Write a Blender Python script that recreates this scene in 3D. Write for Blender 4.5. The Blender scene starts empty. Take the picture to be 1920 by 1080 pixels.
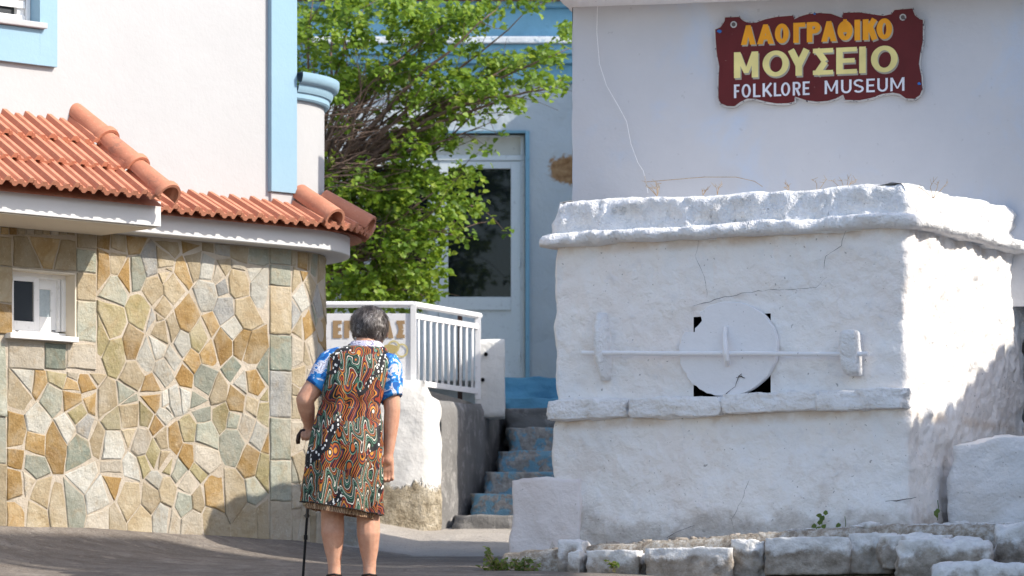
import bpy, bmesh, math, random
from mathutils import Vector, Matrix, noise, geometry

# ------------------------------------------------------------------ camera, sky, sun, exposure
SC = bpy.context.scene
COL = SC.collection
F, CX, HY = 8000.0, 960.0, 1320.0          # long lens held level; eye height is z = 0
SUN_AZ, SUN_EL = math.radians(19.2), math.radians(38.5)
cam_d = bpy.data.cameras.new("camera")
cam = bpy.data.objects.new("camera", cam_d)
COL.objects.link(cam)
cam.rotation_euler = (math.pi / 2, 0, 0)
cam_d.sensor_width = 36.0
cam_d.lens = F / 1920.0 * 36.0
cam_d.shift_y = (HY - 540.0) / 1920.0
cam_d.clip_start, cam_d.clip_end = 0.5, 2000.0
cam_d.dof.use_dof = True
cam_d.dof.focus_distance = 23.2
cam_d.dof.aperture_fstop = 4.5
SC.camera = cam

world = bpy.data.worlds.new("World")
SC.world = world
world.use_nodes = True
wn = world.node_tree
wn.nodes.clear()
w_out = wn.nodes.new("ShaderNodeOutputWorld")
w_bg = wn.nodes.new("ShaderNodeBackground")
w_sky = wn.nodes.new("ShaderNodeTexSky")
w_sky.sky_type = 'NISHITA'
w_sky.sun_disc = False
w_sky.sun_elevation = SUN_EL
w_sky.sun_rotation = math.pi / 2 + SUN_AZ   # from +Y, clockwise, round to the sun at +X -Y
w_sky.air_density, w_sky.dust_density, w_sky.ozone_density = 1.0, 1.5, 1.0
w_bg.inputs[1].default_value = 0.15
wn.links.new(w_sky.outputs[0], w_bg.inputs[0])
wn.links.new(w_bg.outputs[0], w_out.inputs[0])

SDIR = Vector((math.cos(SUN_AZ) * math.cos(SUN_EL), -math.sin(SUN_AZ) * math.cos(SUN_EL), math.sin(SUN_EL)))
sun_d = bpy.data.lights.new("sun", 'SUN')
sun_d.energy = 3.0
sun_d.angle = math.radians(0.55)
sun_d.color = (1.0, 0.93, 0.82)
sun = bpy.data.objects.new("sun", sun_d)
COL.objects.link(sun)
sun.location = SDIR * 60
sun.rotation_euler = SDIR.to_track_quat('Z', 'Y').to_euler()

SC.view_settings.view_transform = 'Standard'
SC.view_settings.look = 'None'
SC.view_settings.gamma = 1.0
SC.view_settings.exposure = 0.97
SC.view_settings.use_curve_mapping = False
SC.render.engine = 'CYCLES'
SC.cycles.max_bounces = 8
SC.cycles.diffuse_bounces = 5
SC.cycles.use_denoising = True

# ------------------------------------------------------------------ small helpers
R = random.Random(7)
V = Vector


def P(px, py, D):
    return V(((px - CX) / F * D, D, (HY - py) / F * D))


def Xp(px, D):
    return (px - CX) / F * D


def Zp(py, D):
    return (HY - py) / F * D


def fb(x, y, z, octv=4):
    return noise.fractal(V((x, y, z)), 0.9, 2.1, octv)


def lerp(a, b, t):
    return a + (b - a) * t


def sm(a, b, x):
    t = max(0.0, min(1.0, (x - a) / (b - a)))
    return t * t * (3 - 2 * t)


def interp(tab, x):
    if x <= tab[0][0]:
        return tab[0][1]
    for (x0, y0), (x1, y1) in zip(tab, tab[1:]):
        if x <= x1:
            return y0 + (y1 - y0) * (x - x0) / (x1 - x0)
    return tab[-1][1]


class MB:
    """collects vertices and faces, then links them as one mesh object"""

    def __init__(self):
        self.v, self.f, self.m = [], [], []

    def vert(self, p):
        self.v.append(tuple(p))
        return len(self.v) - 1

    def face(self, *idx, mi=0):
        self.f.append(tuple(idx))
        self.m.append(mi)

    def quadgrid(self, rows, closed_u=False, skip=None, flip=False):
        n = len(rows[0])
        base = len(self.v)
        for r in rows:
            for p in r:
                self.v.append(tuple(p))
        for i in range(len(rows) - 1):
            for j in range(n if closed_u else n - 1):
                if skip and skip(i, j):
                    continue
                a = base + i * n + j
                b = base + i * n + (j + 1) % n
                c = base + (i + 1) * n + (j + 1) % n
                d = base + (i + 1) * n + j
                self.face(*((d, c, b, a) if flip else (a, b, c, d)))
        return base

    def hexa(self, pts):
        """8 corners: bottom a b c d (counter-clockwise from above), top e f g h"""
        b = len(self.v)
        for p in pts:
            self.v.append(tuple(p))
        for q in ((3, 2, 1, 0), (4, 5, 6, 7), (0, 1, 5, 4), (1, 2, 6, 5), (2, 3, 7, 6), (3, 0, 4, 7)):
            self.face(*[b + k for k in q])

    def box(self, x0, x1, y0, y1, z0, z1):
        self.hexa([(x0, y0, z0), (x1, y0, z0), (x1, y1, z0), (x0, y1, z0),
                   (x0, y0, z1), (x1, y0, z1), (x1, y1, z1), (x0, y1, z1)])

    def tube(self, pts, rad, sides=8, cap=True):
        pts = [V(p) for p in pts]
        if not isinstance(rad, (list, tuple)):
            rad = [rad] * len(pts)
        rows = []
        up = None
        for i, p in enumerate(pts):
            d = (pts[min(i + 1, len(pts) - 1)] - pts[max(i - 1, 0)])
            if d.length < 1e-9:
                d = V((0, 0, 1))
            d.normalize()
            if up is None:
                up = d.orthogonal().normalized()
            up = (up - d * up.dot(d))
            if up.length < 1e-6:
                up = d.orthogonal()
            up.normalize()
            s = d.cross(up)
            rows.append([p + (up * math.cos(2 * math.pi * k / sides) + s * math.sin(2 * math.pi * k / sides)) * rad[i]
                         for k in range(sides)])
        b = self.quadgrid(rows, closed_u=True)
        if cap:
            self.face(*[b + k for k in reversed(range(sides))])
            e = b + (len(rows) - 1) * sides
            self.face(*[e + k for k in range(sides)])

    def build(self, name, mats, parent=None, smooth=False, bevel=0.0, auto=None, loc=None):
        me = bpy.data.meshes.new(name)
        me.from_pydata(self.v, [], self.f)
        if not isinstance(mats, (list, tuple)):
            mats = [mats]
        for m in mats:
            me.materials.append(m)
        if len(mats) > 1:
            me.polygons.foreach_set("material_index", self.m)
        if smooth:
            me.polygons.foreach_set("use_smooth", [True] * len(me.polygons))
        me.update()
        if bevel:
            bm = bmesh.new()
            bm.from_mesh(me)
            bmesh.ops.remove_doubles(bm, verts=bm.verts, dist=1e-5)
            bmesh.ops.recalc_face_normals(bm, faces=bm.faces)
            ed = [e for e in bm.edges if len(e.link_faces) == 2 and e.calc_face_angle(0) > 0.5]
            bmesh.ops.bevel(bm, geom=ed, offset=bevel, segments=2, affect='EDGES', profile=0.6)
            bm.to_mesh(me)
            bm.free()
        if auto is not None:
            me.polygons.foreach_set("use_smooth", [True] * len(me.polygons))
            me.set_sharp_from_angle(angle=auto)
        o = bpy.data.objects.new(name, me)
        COL.objects.link(o)
        if parent is not None:
            o.parent = parent
        return o


def empty(name, label, cat, group=None):
    o = bpy.data.objects.new(name, None)
    COL.objects.link(o)
    o["label"], o["category"] = label, cat
    if group:
        o["group"] = group
    return o


def tag(o, label, cat, group=None):
    o["label"], o["category"] = label, cat
    if group:
        o["group"] = group
    return o


def struct(o):
    o["kind"] = "structure"
    return o


class Frame:
    """a vertical wall plane: p0 + t*u, outward normal n"""

    def __init__(self, D0, k):
        L = math.hypot(1, k)
        self.p0 = V((0, D0, 0))
        self.t = V((1 / L, k / L, 0))
        self.n = V((k / L, -1 / L, 0))

    def w(self, u, z, off=0.0):
        p = self.p0 + self.t * u + self.n * off
        return V((p.x, p.y, z))

    def hit(self, px, py, off=0.0):
        r = V(((px - CX) / F, 1, (HY - py) / F))
        D = (self.n.dot(self.p0) + off) / (self.n.dot(r))
        q = r * D
        return (q - self.p0).dot(self.t), q.z

    def u(self, px, off=0.0):
        return self.hit(px, 0, off)[0]

    def box(self, mb, u0, u1, z0, z1, o0, o1):
        mb.hexa([self.w(u0, z0, o1), self.w(u1, z0, o1), self.w(u1, z0, o0), self.w(u0, z0, o0),
                 self.w(u0, z1, o1), self.w(u1, z1, o1), self.w(u1, z1, o0), self.w(u0, z1, o0)])


# ------------------------------------------------------------------ materials
def srgb(r, g, b):
    def f(c):
        c /= 255.0
        return c / 12.92 if c <= 0.04045 else ((c + 0.055) / 1.055) ** 2.4
    return (f(r), f(g), f(b), 1.0)


class NT:
    def __init__(self, name, rough=0.8):
        self.mat = bpy.data.materials.new(name)
        self.mat.use_nodes = True
        self.t = self.mat.node_tree
        self.t.nodes.clear()
        self.out = self.n("ShaderNodeOutputMaterial")
        self.b = self.n("ShaderNodeBsdfPrincipled")
        self.b.inputs["Roughness"].default_value = rough
        self.b.inputs["Specular IOR Level"].default_value = 0.25
        self.l(self.b.outputs[0], self.out.inputs[0])
        self.tc = self.n("ShaderNodeTexCoord")
        self.co = self.tc.outputs["Object"]

    def n(self, typ, **kw):
        o = self.t.nodes.new(typ)
        for k, v in kw.items():
            setattr(o, k, v)
        return o

    def l(self, a, b):
        self.t.links.new(a, b)

    def noise(self, scale, detail=4, rough=0.55, co=None, dist=0.0):
        o = self.n("ShaderNodeTexNoise")
        o.inputs["Scale"].default_value = scale
        o.inputs["Detail"].default_value = detail
        o.inputs["Roughness"].default_value = rough
        o.inputs["Distortion"].default_value = dist
        self.l(co or self.co, o.inputs["Vector"])
        return o.outputs["Fac"]

    def vor(self, scale, feature='F1', co=None):
        o = self.n("ShaderNodeTexVoronoi", feature=feature)
        o.inputs["Scale"].default_value = scale
        self.l(co or self.co, o.inputs["Vector"])
        return o

    def mapping(self, scale=(1, 1, 1), rot=(0, 0, 0), loc=(0, 0, 0)):
        o = self.n("ShaderNodeMapping")
        o.inputs["Scale"].default_value = scale
        o.inputs["Rotation"].default_value = rot
        o.inputs["Location"].default_value = loc
        self.l(self.co, o.inputs["Vector"])
        return o.outputs[0]

    def ramp(self, fac, stops, interp='LINEAR'):
        o = self.n("ShaderNodeValToRGB")
        o.color_ramp.interpolation = interp
        el = o.color_ramp.elements
        while len(el) < len(stops):
            el.new(0.5)
        for e, (p, c) in zip(el, stops):
            e.position = p
            e.color = c if len(c) == 4 else (*c, 1)
        self.l(fac, o.inputs[0])
        return o.outputs[0]

    def mix(self, fac, a, b, mode='MIX'):
        o = self.n("ShaderNodeMix", data_type='RGBA', blend_type=mode)
        for s, val in ((o.inputs[0], fac), (o.inputs[6], a), (o.inputs[7], b)):
            if hasattr(val, "is_linked") or hasattr(val, "links"):
                self.l(val, s)
            elif isinstance(val, (int, float)):
                s.default_value = val
            else:
                s.default_value = val if len(val) == 4 else (*val, 1)
        return o.outputs[2]

    def math(self, op, a, b=0.0, c=None, clamp=False):
        o = self.n("ShaderNodeMath", operation=op)
        o.use_clamp = clamp
        for i, val in enumerate((a, b) if c is None else (a, b, c)):
            if isinstance(val, (int, float)):
                o.inputs[i].default_value = val
            else:
                self.l(val, o.inputs[i])
        return o.outputs[0]

    def step(self, x, lo, hi):
        o = self.n("ShaderNodeMapRange")
        o.interpolation_type = 'SMOOTHSTEP'
        o.inputs[1].default_value, o.inputs[2].default_value = lo, hi
        self.l(x, o.inputs[0])
        return o.outputs[0]

    def color(self, c):
        if hasattr(c, "links"):
            self.l(c, self.b.inputs["Base Color"])
        else:
            self.b.inputs["Base Color"].default_value = c if len(c) == 4 else (*c, 1)
        return self

    def bump(self, h, strength=0.5, dist=0.01):
        o = self.n("ShaderNodeBump")
        o.inputs["Strength"].default_value = strength
        o.inputs["Distance"].default_value = dist
        self.l(h, o.inputs["Height"])
        prev = self.b.inputs["Normal"]
        if prev.is_linked:
            self.l(prev.links[0].from_socket, o.inputs["Normal"])
        self.l(o.outputs[0], prev)
        return self


def sep(nt, co=None):
    o = nt.n("ShaderNodeSeparateXYZ")
    nt.l(co or nt.co, o.inputs[0])
    return o.outputs


def m_plaster(name, base, var=0.04, bump=0.25, scale=1.0, specks=0.0, stain=None, stain_amt=0.0, rough=0.9, bump_d=0.01):
    m = NT(name, rough)
    n1 = m.noise(1.3 * scale, 5)
    n2 = m.noise(14 * scale, 5, 0.65)
    lo = tuple(max(0, c - var) for c in base[:3])
    hi = tuple(min(1, c + var) for c in base[:3])
    col = m.ramp(n1, [(0.3, lo), (0.7, hi)])
    col = m.mix(m.math('MULTIPLY', n2, 0.18), col, tuple(c * 0.7 for c in base[:3]))
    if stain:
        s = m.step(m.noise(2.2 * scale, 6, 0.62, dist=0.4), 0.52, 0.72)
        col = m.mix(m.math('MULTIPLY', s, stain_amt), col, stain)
    if specks:
        s = m.step(m.noise(46 * scale, 2, 0.5), 0.70, 0.76)
        col = m.mix(m.math('MULTIPLY', s, specks), col, (0.12, 0.10, 0.09))
    m.color(col)
    m.bump(m.noise(5 * scale, 6, 0.6), bump, bump_d * 3)
    m.bump(m.noise(40 * scale, 4, 0.6), bump, bump_d * 0.5)
    return m.mat


M = {}
M['house_white'] = m_plaster('house_white_render', (0.455, 0.455, 0.46), 0.012, 0.14, 1.0)
M['fascia'] = m_plaster('fascia_white_paint', (0.66, 0.655, 0.65), 0.015, 0.1)
M['soffit'] = m_plaster('soffit_cream', (0.70, 0.62, 0.50), 0.02, 0.08)
M['house_blue'] = m_plaster('house_blue_paint', (0.275, 0.42, 0.52), 0.015, 0.12)
M['lime'] = m_plaster('limewash', (0.75, 0.745, 0.755), 0.035, 0.8, 1.0, 0.5, (0.64, 0.58, 0.53), 0.5, bump_d=0.013)
def m_lime_wall():
    m = NT('limewash_wall', 0.92)
    col = m.ramp(m.noise(1.6, 6, 0.6), [(0.3, (0.83, 0.77, 0.735)), (0.5, (0.86, 0.83, 0.805)), (0.7, (0.81, 0.81, 0.82))])
    col = m.mix(m.math('MULTIPLY', m.step(m.noise(3.6, 6, 0.66, dist=0.5), 0.53, 0.70), 0.45), col, (0.70, 0.62, 0.56))
    col = m.mix(m.math('MULTIPLY', m.step(m.noise(9, 6, 0.7), 0.55, 0.72), 0.35), col, (0.62, 0.63, 0.67))
    x, y, z = sep(m)[:3]
    nz = m.math('MULTIPLY', m.math('SUBTRACT', m.noise(3.2, 6, 0.66), 0.5), 0.55)
    foot = m.step(m.math('ADD', z, nz), 1.10, 0.98)
    col = m.mix(m.math('MULTIPLY', foot, 0.75), col, m.ramp(m.noise(16, 5, 0.65), [(0.3, (0.36, 0.31, 0.27)), (0.7, (0.60, 0.55, 0.50))]))
    for zc in (2.60, 1.605):      # rusty wash-down just under the ledges
        d = m.math('ABSOLUTE', m.math('SUBTRACT', m.math('ADD', z, m.math('MULTIPLY', nz, 0.12)), zc - 0.015))
        f = m.math('MULTIPLY', m.step(d, 0.05, 0.0), m.step(m.noise(5, 4), 0.38, 0.6))
        col = m.mix(m.math('MULTIPLY', f, 0.5), col, (0.58, 0.43, 0.30))
    sp = m.step(m.noise(46, 2, 0.5), 0.70, 0.76)
    col = m.mix(m.math('MULTIPLY', sp, 0.55), col, (0.14, 0.12, 0.11))
    m.color(col)
    m.bump(m.noise(4.5, 6, 0.62), 0.9, 0.045)
    m.bump(m.noise(18, 6, 0.66, dist=0.6), 0.6, 0.014)
    m.bump(m.noise(60, 4, 0.6), 0.5, 0.004)
    return m.mat


M['lime_wall'] = m_lime_wall()
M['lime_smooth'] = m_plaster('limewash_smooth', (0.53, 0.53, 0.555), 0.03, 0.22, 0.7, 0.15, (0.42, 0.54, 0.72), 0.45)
M['lime_disc'] = m_plaster('limewash_disc', (0.80, 0.795, 0.815), 0.03, 0.3, 1.0, 0.5, (0.66, 0.62, 0.60), 0.3)
M['lime_rough'] = m_plaster('limewash_rough', (0.82, 0.815, 0.82), 0.03, 0.9, 1.3, 0.55, (0.55, 0.49, 0.43), 0.35, bump_d=0.016)
M['lime_pink'] = m_plaster('limewash_pinkish', (0.80, 0.74, 0.725), 0.03, 0.5, 1.2, 0.35, (0.60, 0.50, 0.45), 0.45)
M['dark'] = NT('soot_and_recess_shade', 0.95).color((0.012, 0.011, 0.012)).mat  # soot in the oven; in rooms and holes the black stands for shade
M['crack'] = NT('crack_shadow_dirt', 0.95).color((0.10, 0.09, 0.085)).mat


def m_metal_white(name, base):
    m = NT(name, 0.45)
    m.color(m.mix(m.step(m.noise(30, 4), 0.55, 0.8), base, tuple(c * 0.75 for c in base[:3])))
    return m.mat


M['white_paint'] = m_metal_white('white_gloss_paint', (0.78, 0.78, 0.79))
M['pvc'] = m_metal_white('white_window_plastic', (0.80, 0.79, 0.78))


def m_glass(name, tint=(0.03, 0.035, 0.04), rough=0.06):
    m = NT(name, rough)
    m.color(tint)
    m.b.inputs["Specular IOR Level"].default_value = 0.6
    return m.mat


M['glass_dark'] = m_glass('dark_window_glass')
M['glass_door'] = m_glass('door_glass', (0.008, 0.012, 0.014), 0.04)
M['glass_door'].node_tree.nodes['Principled BSDF'].inputs['Specular IOR Level'].default_value = 0.3
gm = NT('frosted_glass', 0.35)
gm.color(gm.mix(gm.noise(60, 3), (0.30, 0.36, 0.40), (0.52, 0.58, 0.60)))
gm.bump(gm.noise(220, 2), 0.6, 0.003)
M['glass_frost'] = gm.mat


def m_tile():
    m = NT('terracotta_tile', 0.75)
    oi = m.n("ShaderNodeObjectInfo")
    n1 = m.noise(7, 5, 0.6)
    col = m.ramp(n1, [(0.25, (0.42, 0.165, 0.10)), (0.55, (0.52, 0.22, 0.135)), (0.8, (0.60, 0.29, 0.19))])
    col = m.mix(m.math('MULTIPLY', oi.outputs["Random"], 0.35), col, (0.40, 0.155, 0.095))
    col = m.mix(m.math('MULTIPLY', m.step(m.noise(60, 3), 0.6, 0.75), 0.3), col, (0.68, 0.42, 0.30))
    lich = m.math('MULTIPLY', m.step(m.noise(3.2, 6, 0.7), 0.56, 0.66), m.step(m.noise(34, 4, 0.6), 0.45, 0.6))
    col = m.mix(m.math('MULTIPLY', lich, 0.55), col, (0.22, 0.13, 0.10))
    m.color(col)
    m.bump(m.noise(90, 3), 0.35, 0.003)
    m.bump(m.noise(12, 4), 0.3, 0.012)
    return m.mat


M['tile'] = m_tile()


def m_stone(name, a, b, c):
    m = NT(name, 0.8)
    oi = m.n("ShaderNodeObjectInfo")
    ad = m.n("ShaderNodeVectorMath", operation='ADD')
    sc = m.n("ShaderNodeVectorMath", operation='SCALE')
    cb = m.n("ShaderNodeCombineXYZ")
    for i in range(3):
        m.l(oi.outputs["Random"], cb.inputs[i])
    m.l(cb.outputs[0], sc.inputs[0])
    sc.inputs["Scale"].default_value = 37.0
    m.l(m.co, ad.inputs[0])
    m.l(sc.outputs[0], ad.inputs[1])
    co = ad.outputs[0]
    n1 = m.noise(5, 5, 0.62, co, 0.6)
    col = m.ramp(n1, [(0.3, a), (0.5, b), (0.72, c)])
    mp = m.n("ShaderNodeMapping")
    mp.inputs["Scale"].default_value = (40, 40, 7)
    m.l(co, mp.inputs[0])
    col = m.mix(m.math('MULTIPLY', m.noise(1, 4, 0.7, mp.outputs[0]), 0.35), col, tuple(x * 0.55 for x in a))
    col = m.mix(m.math('MULTIPLY', m.step(m.noise(55, 4, 0.7, co), 0.56, 0.74), 0.45), col, tuple(min(1, x * 1.35 + 0.04) for x in c))
    wash = m.step(m.noise(4.5, 6, 0.68, dist=0.8), 0.44, 0.66)
    col = m.mix(m.math('MULTIPLY', wash, 0.42), col, (0.56, 0.49, 0.38))
    col = m.mix(m.math('MULTIPLY', m.step(m.noise(7.5, 6, 0.7, dist=0.6), 0.50, 0.66), 0.32), col, (0.36, 0.25, 0.13))
    hsv = m.n("ShaderNodeHueSaturation")
    m.l(col, hsv.inputs["Color"])
    m.l(m.math('MULTIPLY_ADD', oi.outputs["Random"], 0.28, 0.62), hsv.inputs["Value"])
    hsv.inputs["Saturation"].default_value = 1.12
    m.color(hsv.outputs[0])
    m.bump(m.noise(18, 6, 0.68, co), 0.8, 0.02)
    m.bump(m.noise(90, 4, 0.6, co), 0.5, 0.004)
    return m.mat


ST = {
    'O': m_stone('stone_ochre', (0.33, 0.20, 0.085), (0.44, 0.30, 0.145), (0.60, 0.49, 0.33)),
    'T': m_stone('stone_tan', (0.42, 0.33, 0.21), (0.53, 0.445, 0.315), (0.64, 0.57, 0.46)),
    'P': m_stone('stone_pale_cream', (0.50, 0.44, 0.35), (0.59, 0.53, 0.44), (0.67, 0.62, 0.54)),
    'G': m_stone('stone_grey_green', (0.32, 0.33, 0.265), (0.43, 0.44, 0.37), (0.56, 0.555, 0.48)),
    'D': m_stone('stone_dark_green', (0.19, 0.215, 0.175), (0.28, 0.31, 0.26), (0.42, 0.44, 0.38)),
    'S': m_stone('stone_slate_grey', (0.34, 0.34, 0.325), (0.45, 0.445, 0.425), (0.56, 0.55, 0.52)),
    'W': m_stone('stone_whitish', (0.50, 0.48, 0.42), (0.60, 0.585, 0.53), (0.70, 0.69, 0.64)),
    'Y': m_stone('stone_olive', (0.31, 0.265, 0.14), (0.42, 0.365, 0.22), (0.55, 0.50, 0.36)),
}
M['mortar'] = m_plaster('mortar', (0.46, 0.395, 0.315), 0.06, 0.5, 3.0, 0.2, (0.42, 0.35, 0.27), 0.4)


def m_wash_stone():
    m = NT('whitewashed_stone', 0.9)
    g = m.tc.outputs["Generated"]
    z = sep(m, g)[2]
    nz = m.noise(9, 5, 0.6)
    f = m.step(m.math('ADD', z, m.math('MULTIPLY', m.math('SUBTRACT', nz, 0.5), 1.2)), 0.52, 0.82)
    st = m.ramp(m.noise(14, 5, 0.65), [(0.3, (0.20, 0.165, 0.13)), (0.7, (0.46, 0.41, 0.36))])
    wh = m.ramp(m.noise(20, 4), [(0.3, (0.62, 0.61, 0.61)), (0.7, (0.78, 0.77, 0.76))])
    m.color(m.mix(f, st, wh))
    m.bump(m.noise(12, 6, 0.65), 0.8, 0.03)
    m.bump(m.noise(80, 4, 0.6), 0.5, 0.005)
    return m.mat


M['wash_stone'] = m_wash_stone()


def m_ground():
    m = NT('worn_concrete_street', 0.9)
    n1 = m.noise(0.9, 6, 0.6)
    st = m.noise(1.0, 6, 0.68, m.mapping((0.7, 4.5, 1)))
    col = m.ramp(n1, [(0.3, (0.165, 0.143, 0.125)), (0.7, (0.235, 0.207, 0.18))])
    col = m.mix(m.math('MULTIPLY', m.step(st, 0.46, 0.66), 0.35), col, (0.105, 0.09, 0.08))
    col = m.mix(m.math('MULTIPLY', m.step(m.noise(3.4, 6, 0.7), 0.54, 0.62), 0.5), col, (0.30, 0.27, 0.24))
    col = m.mix(m.math('MULTIPLY', m.step(m.noise(1.0, 6, 0.7, m.mapping((5, 9, 5))), 0.47, 0.60), 0.45), col, (0.115, 0.092, 0.075))
    col = m.mix(m.math('MULTIPLY', m.step(m.noise(1.0, 5, 0.7, m.mapping((9, 16, 9), loc=(4, 2, 1))), 0.56, 0.66), 0.5), col, (0.33, 0.28, 0.23))
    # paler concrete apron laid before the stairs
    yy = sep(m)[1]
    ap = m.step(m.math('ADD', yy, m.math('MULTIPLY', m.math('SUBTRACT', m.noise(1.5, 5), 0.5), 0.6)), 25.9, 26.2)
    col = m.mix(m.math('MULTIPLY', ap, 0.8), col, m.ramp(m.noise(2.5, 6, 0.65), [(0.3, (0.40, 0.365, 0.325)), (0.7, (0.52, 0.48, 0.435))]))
    # wandering cracks
    wob = m.n("ShaderNodeVectorMath", operation='ADD')
    nz = m.n("ShaderNodeTexNoise")
    nz.inputs["Scale"].default_value = 2.0
    nz.inputs["Detail"].default_value = 4
    m.l(m.co, nz.inputs["Vector"])
    m.l(m.mapping((0.35, 0.9, 0.3)), wob.inputs[0])
    m.l(nz.outputs["Color"], wob.inputs[1])
    ck = m.vor(1.0, 'DISTANCE_TO_EDGE', wob.outputs[0])
    cr = m.math('MULTIPLY', m.step(ck.outputs["Distance"], 0.013, 0.003), m.step(m.noise(1.7, 4), 0.5, 0.62))
    col = m.mix(m.math('MULTIPLY', cr, 0.6), col, (0.13, 0.11, 0.10))
    col = m.mix(m.math('MULTIPLY', m.step(m.noise(55, 3, 0.6), 0.60, 0.70), 0.65), col, (0.06, 0.05, 0.045))
    col = m.mix(m.math('MULTIPLY', m.step(m.noise(95, 2), 0.63, 0.72), 0.5), col, (0.44, 0.41, 0.37))
    m.color(col)
    m.bump(m.noise(5, 6, 0.68), 0.7, 0.05)
    m.bump(m.noise(50, 5, 0.7), 0.8, 0.010)
    m.bump(m.math('SUBTRACT', 1.0, cr), 0.6, 0.01)
    return m.mat


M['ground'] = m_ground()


def m_soil():
    m = NT('stony_soil', 0.95)
    m.color(m.ramp(m.noise(22, 6, 0.7), [(0.3, (0.17, 0.13, 0.10)), (0.48, (0.38, 0.33, 0.27)), (0.66, (0.62, 0.60, 0.57))]))
    m.bump(m.noise(30, 6, 0.7), 0.9, 0.03)
    return m.mat


M['soil'] = m_soil()


def m_peel(name, paint, under, amt=0.5, scale=1.0):
    m = NT(name, 0.85)
    f = m.step(m.noise(6 * scale, 6, 0.68, dist=0.5), amt - 0.04, amt + 0.05)
    pa = m.ramp(m.noise(3 * scale, 4), [(0.3, tuple(c * 0.82 for c in paint)), (0.7, tuple(min(1, c * 1.12) for c in paint))])
    un = m.ramp(m.noise(15 * scale, 5, 0.65), [(0.3, tuple(c * 0.6 for c in under)), (0.7, tuple(min(1, c * 1.3) for c in under))])
    m.color(m.mix(f, pa, un))
    m.bump(f, 0.4, 0.006)
    m.bump(m.noise(20 * scale, 6, 0.65), 0.7, 0.015)
    return m.mat


M['step_blue'] = m_peel('peeling_blue_step_paint', (0.22, 0.42, 0.55), (0.40, 0.38, 0.355), 0.47, 1.8)
M['plinth_blue'] = m_peel('blue_plinth_paint', (0.14, 0.38, 0.58), (0.32, 0.38, 0.42), 0.66)
M['cornice_blue'] = m_peel('blue_cornice_paint', (0.23, 0.47, 0.63), (0.10, 0.22, 0.32), 0.70)
M['cornice_line'] = m_peel('worn_white_line', (0.70, 0.74, 0.78), (0.30, 0.45, 0.58), 0.60, 2.0)
M['concrete_grey'] = m_peel('bare_grey_concrete', (0.20, 0.195, 0.19), (0.30, 0.29, 0.28), 0.55)
M['white_peel'] = m_peel('white_wall_peeling_to_stone', (0.76, 0.75, 0.72), (0.45, 0.38, 0.28), 0.70, 0.9)


def m_white_foot():
    """limewash that has fallen off the rough stone foot of the wall"""
    m = NT('white_wall_bare_foot', 0.92)
    z = sep(m)[2]
    e = m.math('ADD', z, m.math('MULTIPLY', m.math('SUBTRACT', m.noise(2.6, 6, 0.62, dist=0.4), 0.5), 0.55))
    f = m.step(e, 1.47, 1.43)
    wh = m.ramp(m.noise(4, 5, 0.6), [(0.3, (0.66, 0.645, 0.62)), (0.7, (0.80, 0.79, 0.77))])
    un = m.ramp(m.noise(11, 6, 0.68), [(0.3, (0.26, 0.21, 0.14)), (0.5, (0.50, 0.43, 0.32)), (0.7, (0.66, 0.60, 0.49))])
    m.color(m.mix(f, wh, un))
    h = m.math('MULTIPLY', f, m.noise(9, 6, 0.7))
    m.bump(h, 1.0, 0.10)
    m.bump(m.noise(7, 6, 0.6), 0.5, 0.03)
    return m.mat


M['white_foot'] = m_white_foot()


def m_facade():
    m = NT('old_blue_white_facade', 0.9)
    col = m.ramp(m.noise(1.2, 5), [(0.3, (0.45, 0.51, 0.555)), (0.7, (0.56, 0.605, 0.63))])
    x = sep(m)
    dx = m.math('SUBTRACT', x[0], 0.42)
    dz = m.math('SUBTRACT', x[2], 4.13)
    d = m.math('SQRT', m.math('ADD', m.math('MULTIPLY', dx, dx), m.math('MULTIPLY', m.math('MULTIPLY', dz, dz), 1.6)))
    d = m.math('ADD', d, m.math('MULTIPLY', m.math('SUBTRACT', m.noise(9, 5, 0.65), 0.5), 0.25))
    col = m.mix(m.step(d, 0.16, 0.12), col, m.ramp(m.noise(20, 4), [(0.3, (0.22, 0.11, 0.05)), (0.7, (0.45, 0.28, 0.14))]))
    col = m.mix(m.math('MULTIPLY', m.step(m.noise(3.0, 6, 0.7), 0.60, 0.66), 0.5), col, (0.42, 0.44, 0.46))
    m.color(col)
    m.bump(m.noise(4, 6, 0.6), 0.6, 0.05)
    m.bump(m.noise(30, 4), 0.4, 0.006)
    return m.mat


M['facade'] = m_facade()
M['door_paint'] = m_metal_white('pale_blue_grey_door_paint', (0.66, 0.72, 0.75))
M['door_edge'] = m_metal_white('faded_blue_door_edge', (0.22, 0.42, 0.55))
M['door_cream'] = m_metal_white('cream_transom_paint', (0.60, 0.60, 0.55))
M['brown_post'] = NT('dark_brown_paint', 0.6).color((0.035, 0.018, 0.014)).mat
M['gold_letter'] = NT('tan_brown_letter', 0.6).color((0.36, 0.24, 0.13)).mat
M['gold_ring'] = NT('faded_gold_print', 0.6).color((0.60, 0.52, 0.25)).mat
M['gold_ellipse'] = NT('faded_gold_print_dark', 0.6).color((0.48, 0.38, 0.16)).mat


def m_sign(name, base, wear, amt):
    m = NT(name, 0.55)
    col = m.ramp(m.noise(5, 4), [(0.3, tuple(c * 0.85 for c in base)), (0.7, tuple(min(1, c * 1.15) for c in base))])
    f = m.math('MULTIPLY', m.step(m.noise(38, 5, 0.7), amt, amt + 0.03), 0.9)
    m.color(m.mix(f, col, wear))
    return m.mat


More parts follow.
